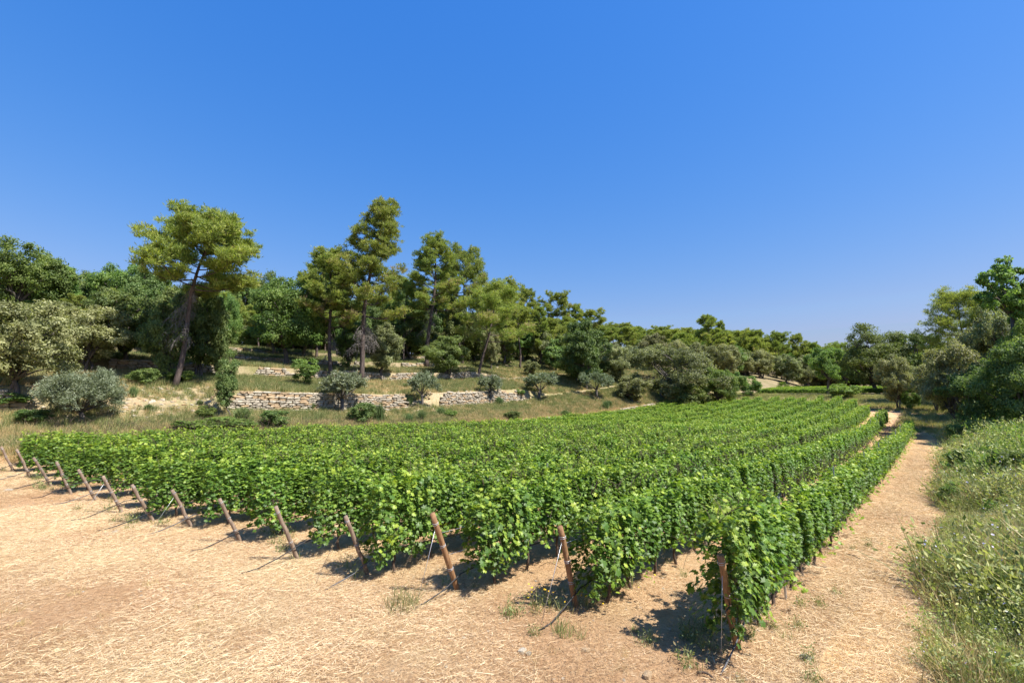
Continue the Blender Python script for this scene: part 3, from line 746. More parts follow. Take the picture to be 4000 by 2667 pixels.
hl = ['grey holm oak behind the left half of the big spreading oak', 'holm oak behind the top of the big spreading oak', 'holm oak behind the right half of the big spreading oak', 'rounded grey holm oak above the bright green tree', 'large rounded holm oak above the grassy bank of the far vineyard', 'grey holm oak behind the middle of the far vineyard',
      'dark low holm oak at the left end of the far vineyard', 'holm oak behind the lone thin tree', 'holm oak filling the gap left of the big green oak', 'holm oak hidden behind the big green oak']
for i, ((px, top, w, t), lab) in enumerate(zip(holmfar, hl)): T('holm', i, px, top, w, lab, t=t, group=G_FAR)
T('oak', 1, 3237, 1358, 118, 'lone thin tree with a bare trunk at the end of the vines', base=1547)
green = make_oak(202, 13, 15, .12, 34, 40000, .30, 'dark', bias=.12, lumpy=1.1)
T('dark', 0, 3428, 1280, 262, 'big dark green oak with a thick trunk at the valley end of the path', t=92, parts=green, rz=.2)
T('holm', 1, 3508, 1392, 112, 'pale straggly oak beside the path where the vines end', base=1600)
T('dark', 2, 3600, 1309, 170, 'dull oak on the skyline right of the big dark green oak', t=88)
T('holm', 0, 3580, 1430, 120, 'grey thicket tree between the pale straggly oak and the tan oak', t=72)

G_R = 'trees on the right bank'
def ontobank(px, u_or_t, py=None): return None
T('holm', 1, 3725, 1344, 215, 'tan tinted holm oak overhanging the right side of the path', t=43, group=G_R)
T('dark', 0, 3860, 1425, 230, 'green leafy oak low on the right bank in front of the tan holm oak', base=1692, group=G_R)
rp1 = make_pine(203, 15, 10, .38, .0, 30, 52000, .28, umb=.75, flat=.6, brown=.03, bias=.08)
T('pine', 1, 3790, 1126, 260, 'broad pale pine rising behind the right bank trees', t=62, parts=rp1, rz=1.0, group=G_R)
T('pine', 0, 3915, 1140, 210, 'second broad pine at the right edge behind the oaks', t=58, parts=rp1, rz=4.1, group=G_R)
T('holm', 2, 3860, 1250, 210, 'grey holm oak in the middle of the right bank trees', t=50, group=G_R)
tall = make_oak(204, 13.5, 5.0, .58, 26, 15000, .22, 'oak', lumpy=1.8, open_=1, rk=.45)
T('oak', 1, 3985, 1022, 190, 'tallest tree at the right edge with a thin bare trunk and open crown', t=38, parts=tall, group=G_R)
T('dark', 1, 3990, 1340, 230, 'dark green oak at the right edge nearest the camera', base=1712, group=G_R)
T('holm', 0, 3950, 1200, 200, 'holm oak behind the nearest dark oak of the right edge', t=46, group=G_R)
T('holm', 1, 3650, 1420, 120, 'low bushy holm oak at the foot of the tan one', t=56, group=G_R)
T('oak', 2, 4110, 1230, 260, 'tall dark oak cut by the right edge of the picture', t=36, group=G_R)

# wood behind the terraces and round the far end of the valley: one far mass
def joined_tree(name, parts):
    Vs, Fs, mi, ti, off = [], {}, {}, [], 0
    for k, me in enumerate((parts[0], parts[1])):
        n = len(me.vertices); co = np.empty(n * 3, np.float32); me.vertices.foreach_get('co', co); Vs.append(co.reshape(-1, 3))
        tv = np.empty(n, np.float32); me.attributes['tint'].data.foreach_get('value', tv); ti.append(tv)
        lt = np.empty(len(me.polygons), np.int32); me.polygons.foreach_get('loop_total', lt)
        ls = np.empty(len(me.polygons), np.int32); me.polygons.foreach_get('loop_start', ls)
        lv = np.empty(len(me.loops), np.int32); me.loops.foreach_get('vertex_index', lv)
        for c in np.unique(lt):
            q_ = ls[lt == c]; Fs.setdefault(c, []).append(lv[q_[:, None] + np.arange(c)[None]] + off); mi.setdefault(c, []).append(np.full(len(q_), k))
        off += n
    ks = list(Fs)
    return mesh_np(name, np.vstack(Vs), [np.vstack(Fs[c]) for c in ks], [parts[0].materials[0], parts[1].materials[0]], np.concatenate(ti), np.concatenate([np.concatenate(mi[c]) for c in ks]))
WOOD = [joined_tree('wood_tree', p) for p in (make_oak(801, 8, 7, .12, 34, 11000, .34, 'dark'), make_oak(802, 7, 7, .12, 34, 11000, .31, 'holm'), make_oak(803, 9, 8, .2, 34, 11000, .36, 'oak'),
        make_oak(804, 8, 8, .12, 36, 11000, .34, 'dark'), make_pine(805, 12, 9, .5, .03, 14, 14000, .50, umb=.9), make_oak(806, 7, 6.5, .1, 34, 11000, .31, 'holm'), make_pine(807, 12, 8, .45, -.02, 15, 14000, .50, umb=.7))]

# olives, saplings, shrubs
G_OL = 'olive trees on the terraces'
ol1 = make_olive(301, 3.3, 4.8, cb=.20, nleaf=40000, leaf=.15, trunk_h=.22, nl=34)
T('olive', 0, 305, 1446, 270, 'largest grey green olive tree at the left, wide crown over the dry grass', base=1650, parts=ol1, rz=.3, group=G_OL)
T('olive', 1, 1333, 1450, 155, 'olive tree with a forked thin trunk in front of the main stone wall', base=1611, group=G_OL)
T('olive', 0, 1647, 1452, 112, 'upright olive tree in front of the gap in the main stone wall', base=1586, group=G_OL)
T('olive', 2, 1913, 1466, 92, 'small olive tree at the right end of the main stone wall', base=1563, group=G_OL)
T('olive', 1, 2108, 1456, 128, 'olive tree on the grassy slope below the broad oak', base=1560, group=G_OL)
T('olive', 2, 2330, 1456, 124, 'bushy olive tree on the grassy slope left of the big spreading oak', base=1552, group=G_OL)
T('sapling', 0, 878, 1372, 74, 'tall narrow young oak in front of the left end of the main wall', base=1636)
T('sapling', 1, 1190, 1402, 104, 'small young oak on the terrace above the main wall', base=1508)
SH = 'shrubs along the edge of the vineyard'
for k, (v, px, top, w, base, lab) in enumerate([
    (0, 860, 1628, 250, 1690, 'long low bramble bush under the narrow young oak'), (1, 1072, 1604, 115, 1672, 'dark bramble bush behind the vines left of the forked olive'),
    (1, 1413, 1574, 92, 1652, 'tall dark shrub beside the spiky broom in front of the main wall'), (0, 800, 1585, 70, 1640, 'leafy shrub at the left foot of the narrow young oak'),
    (1, 130, 1600, 120, 1655, 'low shrub left of the largest olive tree'), (0, 40, 1535, 120, 1585, 'ferny green bush at the left edge under the holm oak'),
    (0, 1760, 1600, 50, 1632, 'small shrub growing on the low stone wall'), (1, 2000, 1606, 60, 1640, 'dark little shrub against the low stone wall'),
    (0, 2210, 1604, 44, 1640, 'small grey shrub at the right end of the low stone wall'), (1, 2640, 1560, 100, 1606, 'ivy dark bush under the boughs of the big spreading oak'),
    (0, 700, 1440, 90, 1500, 'low green undergrowth bush right of the umbrella pine foot'), (1, 560, 1440, 100, 1500, 'dark undergrowth bush left of the umbrella pine foot'),
    (0, 3560, 1520, 60, 1600, 'bright little bush at the bend of the path'), (0, 3300, 1500, 110, 1555, 'dark thicket under the big dark green oak'), (0, 2030, 1520, 45, 1546, 'green shrub right of the collapsed wall end')]):
    T('shrub', v, px, top, w, lab, base=base, name='bush', cat='bush', group=SH)
for v, px, top, w, base, lab in [(0, 3735, 1885, 95, 1985, 'leafy shrub at the edge of the path casting a shadow across it'), (1, 3765, 1755, 80, 1848, 'dark shrub on the bank beside the middle of the path'), (0, 3750, 1700, 70, 1780, 'green shrub on the bank near the far end of the path'), (1, 3742, 1660, 70, 1738, 'dark shrub on the bank where the first row ends'),
        (0, 3860, 1780, 120, 1900, 'yellowish green shrub on the right bank above the stone slab'), (1, 3960, 1760, 140, 1930, 'dark green shrub at the right edge above the grass')]:
    T('shrub', v, px, top, w, lab, base=base, name='bush', cat='bush', group='shrubs on the right bank')
BR = [make_broom(81, 1.2, 1.2), make_broom(82, 1.2, 1.1), make_broom(83, 1.0, 1.3)]
def broom(v, px, top, wpx, base, lab):
    b = hit(px, base); H = height_at(px, top, b[1]) - b[2]
    o = empty('broom_bush', tuple(b), px, lab, 'bush', 'spiky broom bushes on the terraces')
    link('stems', BR[v % 3], o, scl=(wpx / F_PX * b[1] / 1.2,) * 2 + (max(.3, H) / 1.2,))
for v, px, top, w, base, lab in [(0, 1478, 1566, 62, 1648, 'largest spiky broom bush beside the tall dark shrub'), (1, 1645, 1598, 48, 1645, 'broom bush below the upright olive tree'), (2, 1722, 1580, 42, 1622, 'broom bush right of the upright olive tree'),
    (0, 1598, 1612, 40, 1648, 'lower broom bush left of the low stone wall'), (1, 945, 1585, 85, 1642, 'pale broom bush right of the narrow young oak'), (2, 580, 1570, 40, 1602, 'small round broom bush on the stony scree'),
    (0, 518, 1505, 40, 1550, 'tuft of broom in the grass below the umbrella pine'), (1, 1600, 1545, 32, 1578, 'broom bush in the gap of the main wall'), (2, 1585, 1492, 34, 1514, 'little broom bush on top of the main wall'),
    (0, 2366, 1560, 34, 1600, 'broom bush on the bank left of the big spreading oak'), (1, 2205, 1600, 40, 1625, 'grey broom bush on the bank below the slope'), (2, 2380, 1555, 30, 1588, 'slim broom bush close to the low wall under the big oak'),
    (0, 1220, 1570, 40, 1595, 'green broom bush at the foot of the main wall'), (1, 1385, 1570, 36, 1598, 'broom bush right of the forked olive tree'), (2, 780, 1555, 30, 1580, 'bright tuft of broom on the stony bank'), (0, 1950, 1545, 40, 1580, 'broom bush beside the small olive tree')]:
    broom(v, px, top, w, base, lab)

# ------------------------------------------------------------------ dry stone walls, stone by stone
def stone_mesh(seed, mat):
    rng = np.random.default_rng(seed)
    g = [-.5, 0, .5]; P = []; idx = {}
    for a in range(3):
        for b in range(3):
            for c in range(3):
                if (a, b, c) != (1, 1, 1): idx[(a, b, c)] = len(P); P.append([g[a], g[b], g[c]])
    P = np.array(P); F = []
    for ax in range(3):
        o = [k for k in range(3) if k != ax]
        for s in (0, 2):
            for a in (0, 1):
                for b in (0, 1):
                    qd = []
                    for da, db in ((0, 0), (1, 0), (1, 1), (0, 1)):
                        k = [0, 0, 0]; k[ax] = s; k[o[0]] = a + da; k[o[1]] = b + db; qd.append(idx[tuple(k)])
                    if (s == 2) == (ax == 1): qd = qd[::-1]
                    F.append(qd)
    n = np.linalg.norm(P, axis=1, keepdims=True)
    P = P * (1 - .42 * np.clip((n - .5) / .37, 0, 1) ** 1.2 * .62) + rng.normal(0, .045, P.shape)
    return mesh_np('stone', P, [np.array(F)], M[mat], smooth=False)
STONES = [stone_mesh(400 + k, 'stone' if k % 4 else 'ochre') for k in range(10)]
wall_n = 0
def line_u(px, w):
    a = (px - 2000) / F_PX; d = ray(px, 1560); a = d[0] / d[1]
    Y = w / (a * RW[0] + RW[1]); return a * Y * RU[0] + Y * RU[1]
def wall(xa, xb, w, label, hgt=None, stone=(.34, .78), course=.19, ragged=.25, thick=.5, seed=0, lo=0.0):
    """a retaining wall along w = const between two bearings seen from the camera; base follows the terrace below"""
    rng = np.random.default_rng(900 + seed)
    ua, ub = sorted((line_u(xa, w), line_u(xb, w)))
    um = (ua + ub) / 2
    X0, Y0 = xy(um, w)
    e = empty('dry_stone_wall', (X0, Y0, gz(*xy(um, w - .35))), 0, label, 'wall', 'dry stone terrace walls'); e['kind'] = 'thing'
    ang = math.atan2(RU[1], RU[0])
    def base(u): return float(ground_z(*xy(u, w - .28))) + lo
    def top(u):
        if hgt: return base(u) + hgt
        return float(ground_z(*xy(u, w + .35))) + .05
    zc = 0.0; cnt = 0; k = 0
    bz = np.array(e.location)
    more = MB()
    while True:
        ch = course * rng.uniform(.8, 1.25)
        u = ua + rng.uniform(-.2, .2); placed = False
        while u < ub:
            ln = rng.uniform(*stone)
            um_ = u + ln / 2
            hmax = top(um_) - base(um_) - ragged * (.5 + .5 * math.sin(um_ * 1.1 + seed)) * rng.uniform(.2, 1) * 1.2
            edge = min(1, (um_ - ua + .35) / .9, (ub - um_ + .35) / .9)
            if zc + ch * .5 < hmax * edge or zc == 0:
                placed = True
                x, y = xy(um_, w - .10 - .05 * rng.random() + .10 * zc)
                pos = np.array([x, y, base(um_) + zc + ch / 2 - .03])
                sc = (ln * 1.06, thick * rng.uniform(.7, 1.0), ch * rng.uniform(.98, 1.22))
                rot = (rng.normal(0, .06), rng.normal(0, .05), ang + rng.normal(0, .09))
                me = STONES[int(rng.integers(10))]
                if cnt < 300:
                    link('stone', me, e, tuple(pos - bz), rot, sc); cnt += 1
            u += ln + rng.uniform(.0, .025)
        zc += ch; k += 1
        if not placed or k > 14: break
    n = max(3, int((ub - ua) / .8)); V = []
    for i in range(n + 1):                                          # dark earth packed behind the stones
        u = ua + (ub - ua) * i / n
        hb = max(.1, (top(u) - base(u)) - ragged - .08)
        for ww, zz in ((w + .02, -.15), (w + .08, hb), (w + .5, hb), (w + .5, -.15)):
            x, y = xy(u, ww); V.append(np.array([x, y, base(u) + zz]) - bz)
    F = []
    for i in range(n):
        for j in range(4): F.append([i * 4 + j, i * 4 + 4 + j, i * 4 + 4 + (j + 1) % 4, i * 4 + (j + 1) % 4])
    F += [[0, 1, 2, 3], [n * 4 + 3, n * 4 + 2, n * 4 + 1, n * 4]]
    link('earth_core', mesh_np('earth_core', np.array(V), [np.array(F)], M['earthcore']), e)
    dbg.append(('wall', xa, xb, round(ub - ua, 1), cnt))
wall(885, 1592, 38.05, 'longest dry stone wall, pale and neatly coursed, behind the forked olive tree', seed=1, ragged=.10, course=.17, stone=(.3, .75))
wall(1716, 1905, 38.05, 'dry stone wall piece between the upright olive tree and the small olive tree', seed=2, ragged=.10, course=.17, stone=(.3, .75))
wall(-60, 95, 38.05, 'old stone wall at the left edge behind the largest olive tree', seed=3, ragged=.3)
wall(1690, 2215, 32.02, 'low broken stone wall just above the vines, right of the broom bushes', seed=4, ragged=.3, stone=(.3, .7))
wall(2390, 2560, 32.02, 'stone wall in the dappled shade of the big spreading oak', seed=5, ragged=.25)
wall(2725, 2775, 32.02, 'short stone wall right of the big spreading oak', seed=6, ragged=.3)
wall(1490, 1592, 32.02, 'little heap of fallen wall stones behind the vines', hgt=.40, seed=7, ragged=.2)
wall(985, 1150, 46.1, 'short grey stone wall on the second terrace left of the young oak', seed=8, ragged=.25)
wall(1520, 1705, 46.1, 'second terrace wall of grey stones below the slender pine', seed=9, ragged=.2)
wall(1285, 1500, 46.1, 'shaded stone wall of the second terrace behind the two nearest pine trunks', seed=10, ragged=.3)
wall(1725, 1880, 46.1, 'shaded stone wall under the dense rounded oak', seed=11, ragged=.3)
wall(1160, 1280, 46.1, 'low stone wall behind the small young oak', seed=30, ragged=.35)
wall(660, 850, 46.1, 'stone wall in deep shade right of the umbrella pine trunk', seed=31, ragged=.3)
wall(1905, 2050, 38.05, 'tumbled stone wall right of the small olive tree', seed=32, ragged=.55)
wall(1900, 2062, 46.1, 'second terrace wall right of the leaning pine', seed=12, ragged=.3)
wall(400, 650, 46.1, 'stone wall in the shade left of the umbrella pine trunk', seed=13, ragged=.2)
wall(850, 975, 53.1, 'third terrace wall under the open crowned oak', seed=14, ragged=.35)
wall(1000, 1130, 53.1, 'third terrace wall behind the trunk of the large bright green oak', seed=15, ragged=.35)
wall(1225, 1420, 53.1, 'third terrace wall crossing behind the nearest pine trunks', seed=16, ragged=.35)
wall(1560, 1672, 53.1, 'third terrace wall of pale stones behind the slender pine trunk', seed=17, ragged=.25)
wall(1935, 2060, 53.1, 'third terrace wall on the open slope right of the leaning pine', seed=18, ragged=.3)
wall(880, 1080, 60.1, 'highest terrace wall beneath the open crowned oak', seed=19, ragged=.4)
wall(1560, 1690, 60.1, 'highest terrace wall far behind the slender pine', seed=20, ragged=.35)
wall(1950, 2030, 60.1, 'highest terrace wall piece on the open grassy slope', seed=21, ragged=.35)

# ------------------------------------------------------------------ scattering with geometry nodes (stuff)
def source(name, mes):
    c = bpy.data.collections.new(name)
    for k, me in enumerate(mes):
        o = bpy.data.objects.new(f'{me.name}_{k:02d}', me); c.objects.link(o)
    return c
def scatter(name, coll, nvar, P, rot, scl, seed=0, matname=None):
    rng = np.random.default_rng(seed)
    P = np.asarray(P, float); n = len(P)
    me = bpy.data.meshes.new(name); me.vertices.add(n); me.vertices.foreach_set('co', P.astype(np.float32).ravel())
    a = me.attributes.new('rot', 'FLOAT_VECTOR', 'POINT'); a.data.foreach_set('vector', np.asarray(rot, np.float32).ravel())
    a = me.attributes.new('scl', 'FLOAT_VECTOR', 'POINT'); a.data.foreach_set('vector', np.asarray(scl, np.float32).ravel())
    a = me.attributes.new('idx', 'INT', 'POINT'); a.data.foreach_set('value', rng.integers(0, nvar, n).astype(np.int32))
    o = link(name, me); o['kind'] = 'stuff'
    ng = bpy.data.node_groups.new(name, 'GeometryNodeTree')
    ng.interface.new_socket('Geometry', in_out='INPUT', socket_type='NodeSocketGeometry')
    ng.interface.new_socket('Geometry', in_out='OUTPUT', socket_type='NodeSocketGeometry')
    N = ng.nodes.new; L = ng.links.new
    gi, go = N('NodeGroupInput'), N('NodeGroupOutput')
    ci = N('GeometryNodeCollectionInfo'); ci.inputs['Collection'].default_value = coll
    ci.inputs['Separate Children'].default_value = True; ci.inputs['Reset Children'].default_value = True
    ip = N('GeometryNodeInstanceOnPoints'); ip.inputs['Pick Instance'].default_value = True
    def na(nm, ty):
        q_ = N('GeometryNodeInputNamedAttribute'); q_.data_type = ty; q_.inputs['Name'].default_value = nm; return q_.outputs['Attribute']
    er = N('FunctionNodeEulerToRotation'); L(na('rot', 'FLOAT_VECTOR'), er.inputs[0]); L(er.outputs[0], ip.inputs['Rotation'])
    L(na('scl', 'FLOAT_VECTOR'), ip.inputs['Scale']); L(na('idx', 'INT'), ip.inputs['Instance Index'])
    L(gi.outputs[0], ip.inputs['Points']); L(ci.outputs[0], ip.inputs['Instance']); L(ip.outputs[0], go.inputs[0])
    md = o.modifiers.new('scatter', 'NODES'); md.node_group = ng
    return o
def in_view(x, y, z, m=.08, near=3.0):
    d = CP * y + SP * z; up = -SP * y + CP * z
    d_ = np.maximum(d, .1)
    return (d > near) & (np.abs(x / d_) < (2000 / F_PX) * (1 + m) + m) & (up / d_ > -(1333.5 / F_PX) * (1 + m) - m)

# ------------------------------------------------------------------ grape vines
def make_vine(seed, nleaf=1650, h=2.0, ln=1.35, low=.60):
    rng = np.random.default_rng(seed)
    x = rng.uniform(-ln / 2, ln / 2, nleaf)
    zr = rng.beta(1.25, 1.0, nleaf)
    lump = .16 * np.sin(x * 5 + seed) + .10 * np.sin(x * 11 + seed * 2)
    zlo = low + .10 * np.sin(x * 7 + seed * 3)
    z = zlo + zr * (h - zlo + lump * .6)
    hw = (.14 + .155 * np.sin(np.pi * np.clip(zr * .8 + .12, 0, 1)) + lump * .25)
    yy = np.sign(rng.normal(0, 1, nleaf)) * hw * (1 - np.abs(rng.normal(0, .33, nleaf)))
    C = np.stack([x, yy, z], -1); N = np.stack([rng.normal(0, .3, nleaf), np.sign(yy) * (.9 - .7 * zr), .45 + .7 * zr], -1)
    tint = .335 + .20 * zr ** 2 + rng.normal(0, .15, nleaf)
    ex, et, en = [], [], []
    mb = MB()
    for k in range(13):                                              # shoots: over the top and hanging at the sides
        x0 = rng.uniform(-ln / 2, ln / 2)
        if k < 9: a = np.array([x0, rng.normal(0, .15), h - .05]); b = a + [rng.normal(0, .2), rng.normal(0, .22), rng.uniform(.08, .36)]
        else:
            sgn = 1 if k % 2 else -1
            a = np.array([x0, sgn * .34, rng.uniform(.8, 1.3)]); b = a + [rng.normal(0, .2), sgn * rng.uniform(.1, .25), -rng.uniform(.1, .4)]
        Ps = curve_pts(a, b, [0, 0, .06], 6); mb.tube(Ps, np.linspace(.006, .003, 6), 3, .2)
        m = 9; f = np.linspace(.1, 1, m)
        c = a + (b - a) * f[:, None] + rng.normal(0, .035, (m, 3))
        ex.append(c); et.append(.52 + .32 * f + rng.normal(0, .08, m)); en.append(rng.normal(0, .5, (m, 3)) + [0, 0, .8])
    C = np.vstack([C] + ex); N = np.vstack([N] + en); tint = np.concatenate([tint] + et)
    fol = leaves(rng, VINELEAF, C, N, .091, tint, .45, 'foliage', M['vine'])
    a = np.array([0, 0, -.06]); b = np.array([rng.normal(0, .05), rng.normal(0, .03), .62])
    P = curve_pts(a, b, rng.normal(0, .05, 3), 8) + rng.normal(0, .010, (8, 3))
    mb.tube(P, np.linspace(.034, .022, 8), 7)
    for sg in (-1, 1):
        mb.tube(curve_pts(b, b + [sg * .55, 0, .10 + rng.normal(0, .03)], [0, 0, .06], 6), np.linspace(.018, .009, 6), 5)
        for k in range(3):
            p = b + [sg * rng.uniform(.05, .5), 0, .08]; mb.tube(curve_pts(p, p + [rng.normal(0, .1), rng.normal(0, .12), rng.uniform(.5, 1.1)], rng.normal(0, .04, 3), 5), np.linspace(.006, .004, 5), 3)
    return fol, mb.mesh('trunk', M['vinewood'])
VINES = [make_vine(500 + k) for k in range(9)] + [make_vine(520 + k, 1750, low=.36) for k in range(3)]
row_name = ['first row, beside the path', 'second row from the path', 'third row from the path', 'fourth row from the path', 'fifth row from the path', 'sixth row from the path', 'seventh row from the path', 'eighth row from the path',
            'ninth row from the path', 'tenth row from the path', 'eleventh row from the path', 'twelfth row from the path', 'thirteenth row from the path', 'fourteenth row from the path', 'last row, under the stony bank']
ANG = math.atan2(RU[1], RU[0])
rng = np.random.default_rng(7)
slots = []
for r, (u0, u1, w) in enumerate(ROWS):
    u = u0 + (.08 if r in (0, 3, 7, 10) else .50); k = 0
    while u < u1:
        x, y = xy(u + rng.normal(0, .05), w + rng.normal(0, .03)); z = gz(x, y)
        fall = (.76, .84, .90, .95)[r] if r < 4 else .97
        hh = canopy_h(w) * (1 - (1 - fall) * float(sstep(20, 56, u))) * rng.uniform(.88, 1.06) * ((1.0, 1.14)[r == 0] if k < 2 else 1)
        slots.append([r, k, x, y, z, hh, math.hypot(x, y)]); u += 1.02; k += 1
vis = [s for s in slots if in_view(s[2], s[3], s[4] + 1.2, .03)]
# the ones that show largest: near the camera, the front of each row and the facing side of the first rows
def weight(s):
    r, k = s[0], s[1]
    see = 1.0 if (k < 2 or r == 0) else (.8 if r == 1 else .62)
    return see / s[6]
vis.sort(key=weight, reverse=True)
single, rest = vis[:300], vis[300:]
LEAFM = []
for k in range(4):
    rg = np.random.default_rng(60 + k)
    LEAFM.append(leaves(rg, VINELEAF, np.zeros((1, 3)), np.array([[0, 0, 1.]]), 1.0, np.array([.25 + .2 * k]), .01, 'leaf', M['vine']))
for s in single:
    r, k, x, y, z, hh, _ = s
    v = (r * 5 + k * 7) % 9 if k else 9 + (r * 2) % 3
    e = empty('grape_vine', (x, y, z), ANG + (math.pi if (k + r) % 2 else 0) + rng.normal(0, .04),
              ('end vine nearest the camera in the ' if k == 0 else 'leafy green grape vine trained along the ') + row_name[r], 'grape vine', None if k == 0 else 'grape vines of the ' + row_name[r])
    fs = rng.uniform(.96, 1.06)
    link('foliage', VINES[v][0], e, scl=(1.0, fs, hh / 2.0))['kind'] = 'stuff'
    link('trunk', VINES[v][1], e)
    if k == 0 and r < 4:                                            # leaves one can pick apart on the nearest vines
        for q_ in range(150):
            zz = rng.uniform(.5, hh + .05); sg = 1 if rng.random() < .5 else -1
            ly = sg * (.30 + .12 * math.sin(math.pi * min(1, zz / hh))) + rng.normal(0, .04)
            nrm = Vector((rng.normal(0, .35), sg * .8, .6 + rng.normal(0, .3)))
            eu = nrm.to_track_quat('Z', 'Y').to_euler()
            eu.rotate_axis('Z', rng.uniform(0, 6.28)); sc = rng.uniform(.085, .125)
            link('leaf', LEAFM[int(rng.integers(4))], e, (rng.uniform(-.75, .65), ly, zz), eu, (sc, sc, sc))
joined = []
for k, (f, t) in enumerate(VINES):
    joined.append(f)
vc = source('vine_sources', joined)
if rest:
    P = [(s[2], s[3], s[4]) for s in rest]
    ro = [(0, 0, ANG + (math.pi if rng.random() < .5 else 0) + rng.normal(0, .05)) for s in rest]
    sc = [(1.05, rng.uniform(.95, 1.1), s[5] / 2.0) for s in rest]
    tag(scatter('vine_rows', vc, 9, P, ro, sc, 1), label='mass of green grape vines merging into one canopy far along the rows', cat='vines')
# the second vineyard beyond the grassy bank
P, ro, sc = [], [], []
for j in range(13):
    a, b = at_dist(2955 + 8 * j, 88 + 3.3 * j), at_dist(3640 + 4 * j, 90 + 3.3 * j)
    n = int(np.linalg.norm(b - a) / 1.05); ag = math.atan2(b[1] - a[1], b[0] - a[0])
    for i in range(n):
        p = a + (b - a) * (i + .5) / n
        P.append((p[0], p[1], gz(p[0], p[1]))); ro.append((0, 0, ag + rng.normal(0, .05))); sc.append((1.0, 1.5, rng.uniform(.46, .56)))
tag(scatter('far_vineyard_vines', vc, 9, P, ro, sc, 2), label='second vineyard of green vines beyond the grassy bank', cat='vines')
dbg.append(('vines', len(single), len(rest), len(P)))

# ------------------------------------------------------------------ wooden end posts with wire ties, stays and drip hoses
POST_TOP = [(2812, 2165), (2190, 2056), (1689, 2008), (1349, 2017), (1076, 1977), (856, 1946), (674, 1913), (515, 1890), (402, 1858), (320, 1858), (222, 1803), (132, 1786), (95, 1808), (2, 1743)]
post_lab = ['thick brown end post nearest the camera, at the first row by the path', 'brown end post among yellow flowers at the second row from the path', 'brown end post with a pale sawn top, third from the path', 'dark end post half wrapped in leaves, fourth from the path',
            'greyish leaning end post of the fifth row from the path', 'leaning end post of the sixth row, weeds at its foot', 'end post of the seventh row with leaves hanging over its base', 'end post mostly hidden in leaves, eighth row from the path', 'strongly leaning clear end post of the ninth row from the path',
            'short leaning end post of the tenth row, mostly clear of leaves', 'end post of the eleventh row between dark leaves', 'leaning end post of the twelfth row, clear of the leaves', 'dark end post in the shade of the leaves beside the last one', 'end post farthest left, standing in dry grass at the picture edge']
tie = MB()
th = np.linspace(0, 2 * np.pi, 17)
tie.tube(np.stack([np.cos(th), np.sin(th), .12 * np.sin(th)], -1), .075, 4)
tie.tube(np.stack([np.cos(th) * 1.02, np.sin(th) * 1.02, .45 - .10 * np.sin(th)], -1), .075, 4)
TIE = tie.mesh('wire_tie', M['wire'])
for i, (p, tp) in enumerate(zip(post_pts, POST_TOP)):
    d = ray(*tp)
    # top lies in the vertical plane of the row: intersect the sight line with it
    n_ = np.array([RW[0], RW[1], 0]); tt = (p @ n_) / (d @ n_)
    top = d * tt
    L = np.linalg.norm(top - p); ax = (top - p) / L
    if not .7 < L < 2.1 or ax[2] < .6:
        ax = unit(np.array([-RU[0] * .42, -RU[1] * .42, 1.0])); L = 1.25
    L = max(L, 1.15)
    dbg.append(('post', i, round(L, 2), np.round(ax, 2).tolist()))
    e = empty('wooden_post', tuple(p), 0, post_lab[i], 'post', 'wooden end posts of the vine rows')
    r0 = .052 if i < 3 else .041
    mb = MB(); rg = np.random.default_rng(i)
    ts = np.linspace(-.25, L, 9); P = ax[None] * ts[:, None] + rg.normal(0, .006, (9, 3))
    mb.tube(P, r0 * (1.06 - .10 * np.linspace(0, 1, 9)) * rg.uniform(.97, 1.03, 9), 14)
    link('shaft', mb.mesh('shaft', M['post'] if i in (0, 1, 2) else M['postgrey'], smooth=True), e)
    qt = Vector(ax).to_track_quat('Z', 'Y').to_euler()
    for f in (.30, .58, .90):
        f += rg.normal(0, .02); o = link('wire_tie', TIE, e, tuple(ax * L * f), qt, (r0 * 1.06,) * 3)
    # drip hose along the row, dropping to the ground in front of the post
    u, w = uw(p[0], p[1]); h = []
    for du, hz in ((-1.15, .02), (-.85, .05), (-.45, .17), (0, .34), (.5, .40), (1.2, .40), (2.5, .41), (4.5, .40), (7, .41), (10, .40), (14, .4)):
        du2 = du * (.8 + .25 * ((i * 37) % 10) / 10) if du < 0 else du
        x, y = xy(u + du2, w - .09 + rg.normal(0, .015)); h.append([x, y, gz(x, y) + hz + rg.normal(0, .012)])
    hm = MB(); hm.tube(np.array(h), .012, 6)
    tag(link('drip_hose', hm.mesh('drip_hose', M['hose'] if i % 3 else M['hosegrey'])), 'thin black drip hose running under the ' + (row_name[i]), 'hose', 'drip hoses under the vine rows')
    if i in (0, 1, 2, 6, 8):
        a = p + ax * L * .86; x, y = xy(u - (.55 if i == 0 else .9), w + .05); b_ = np.array([x, y, gz(x, y) + .02])
        wm = MB(); wm.tube(np.array([a, .5 * (a + b_) + [0, 0, -.02], b_]), .0045, 4)
        tag(link('stay_wire', wm.mesh('stay_wire', M['wire'])), 'steel stay wire from the end post of the ' + row_name[i], 'wire', 'stay wires of the end posts')
    for hz, nm in ((.72, 'lower'), (1.15, 'upper')):
        if i < 3:
            a = p + ax * (hz / ax[2]); q_ = []
            for du in (0.0, 2, 5, 9):
                x, y = xy(u + du, w); q_.append([x, y, gz(x, y) + hz])
            q_[0] = a.tolist()
            wm = MB(); wm.tube(np.array(q_), .0035, 4)
            tag(link('trellis_wire', wm.mesh('trellis_wire', M['wire'])), nm + ' trellis wire of the ' + row_name[i], 'wire', 'trellis wires')

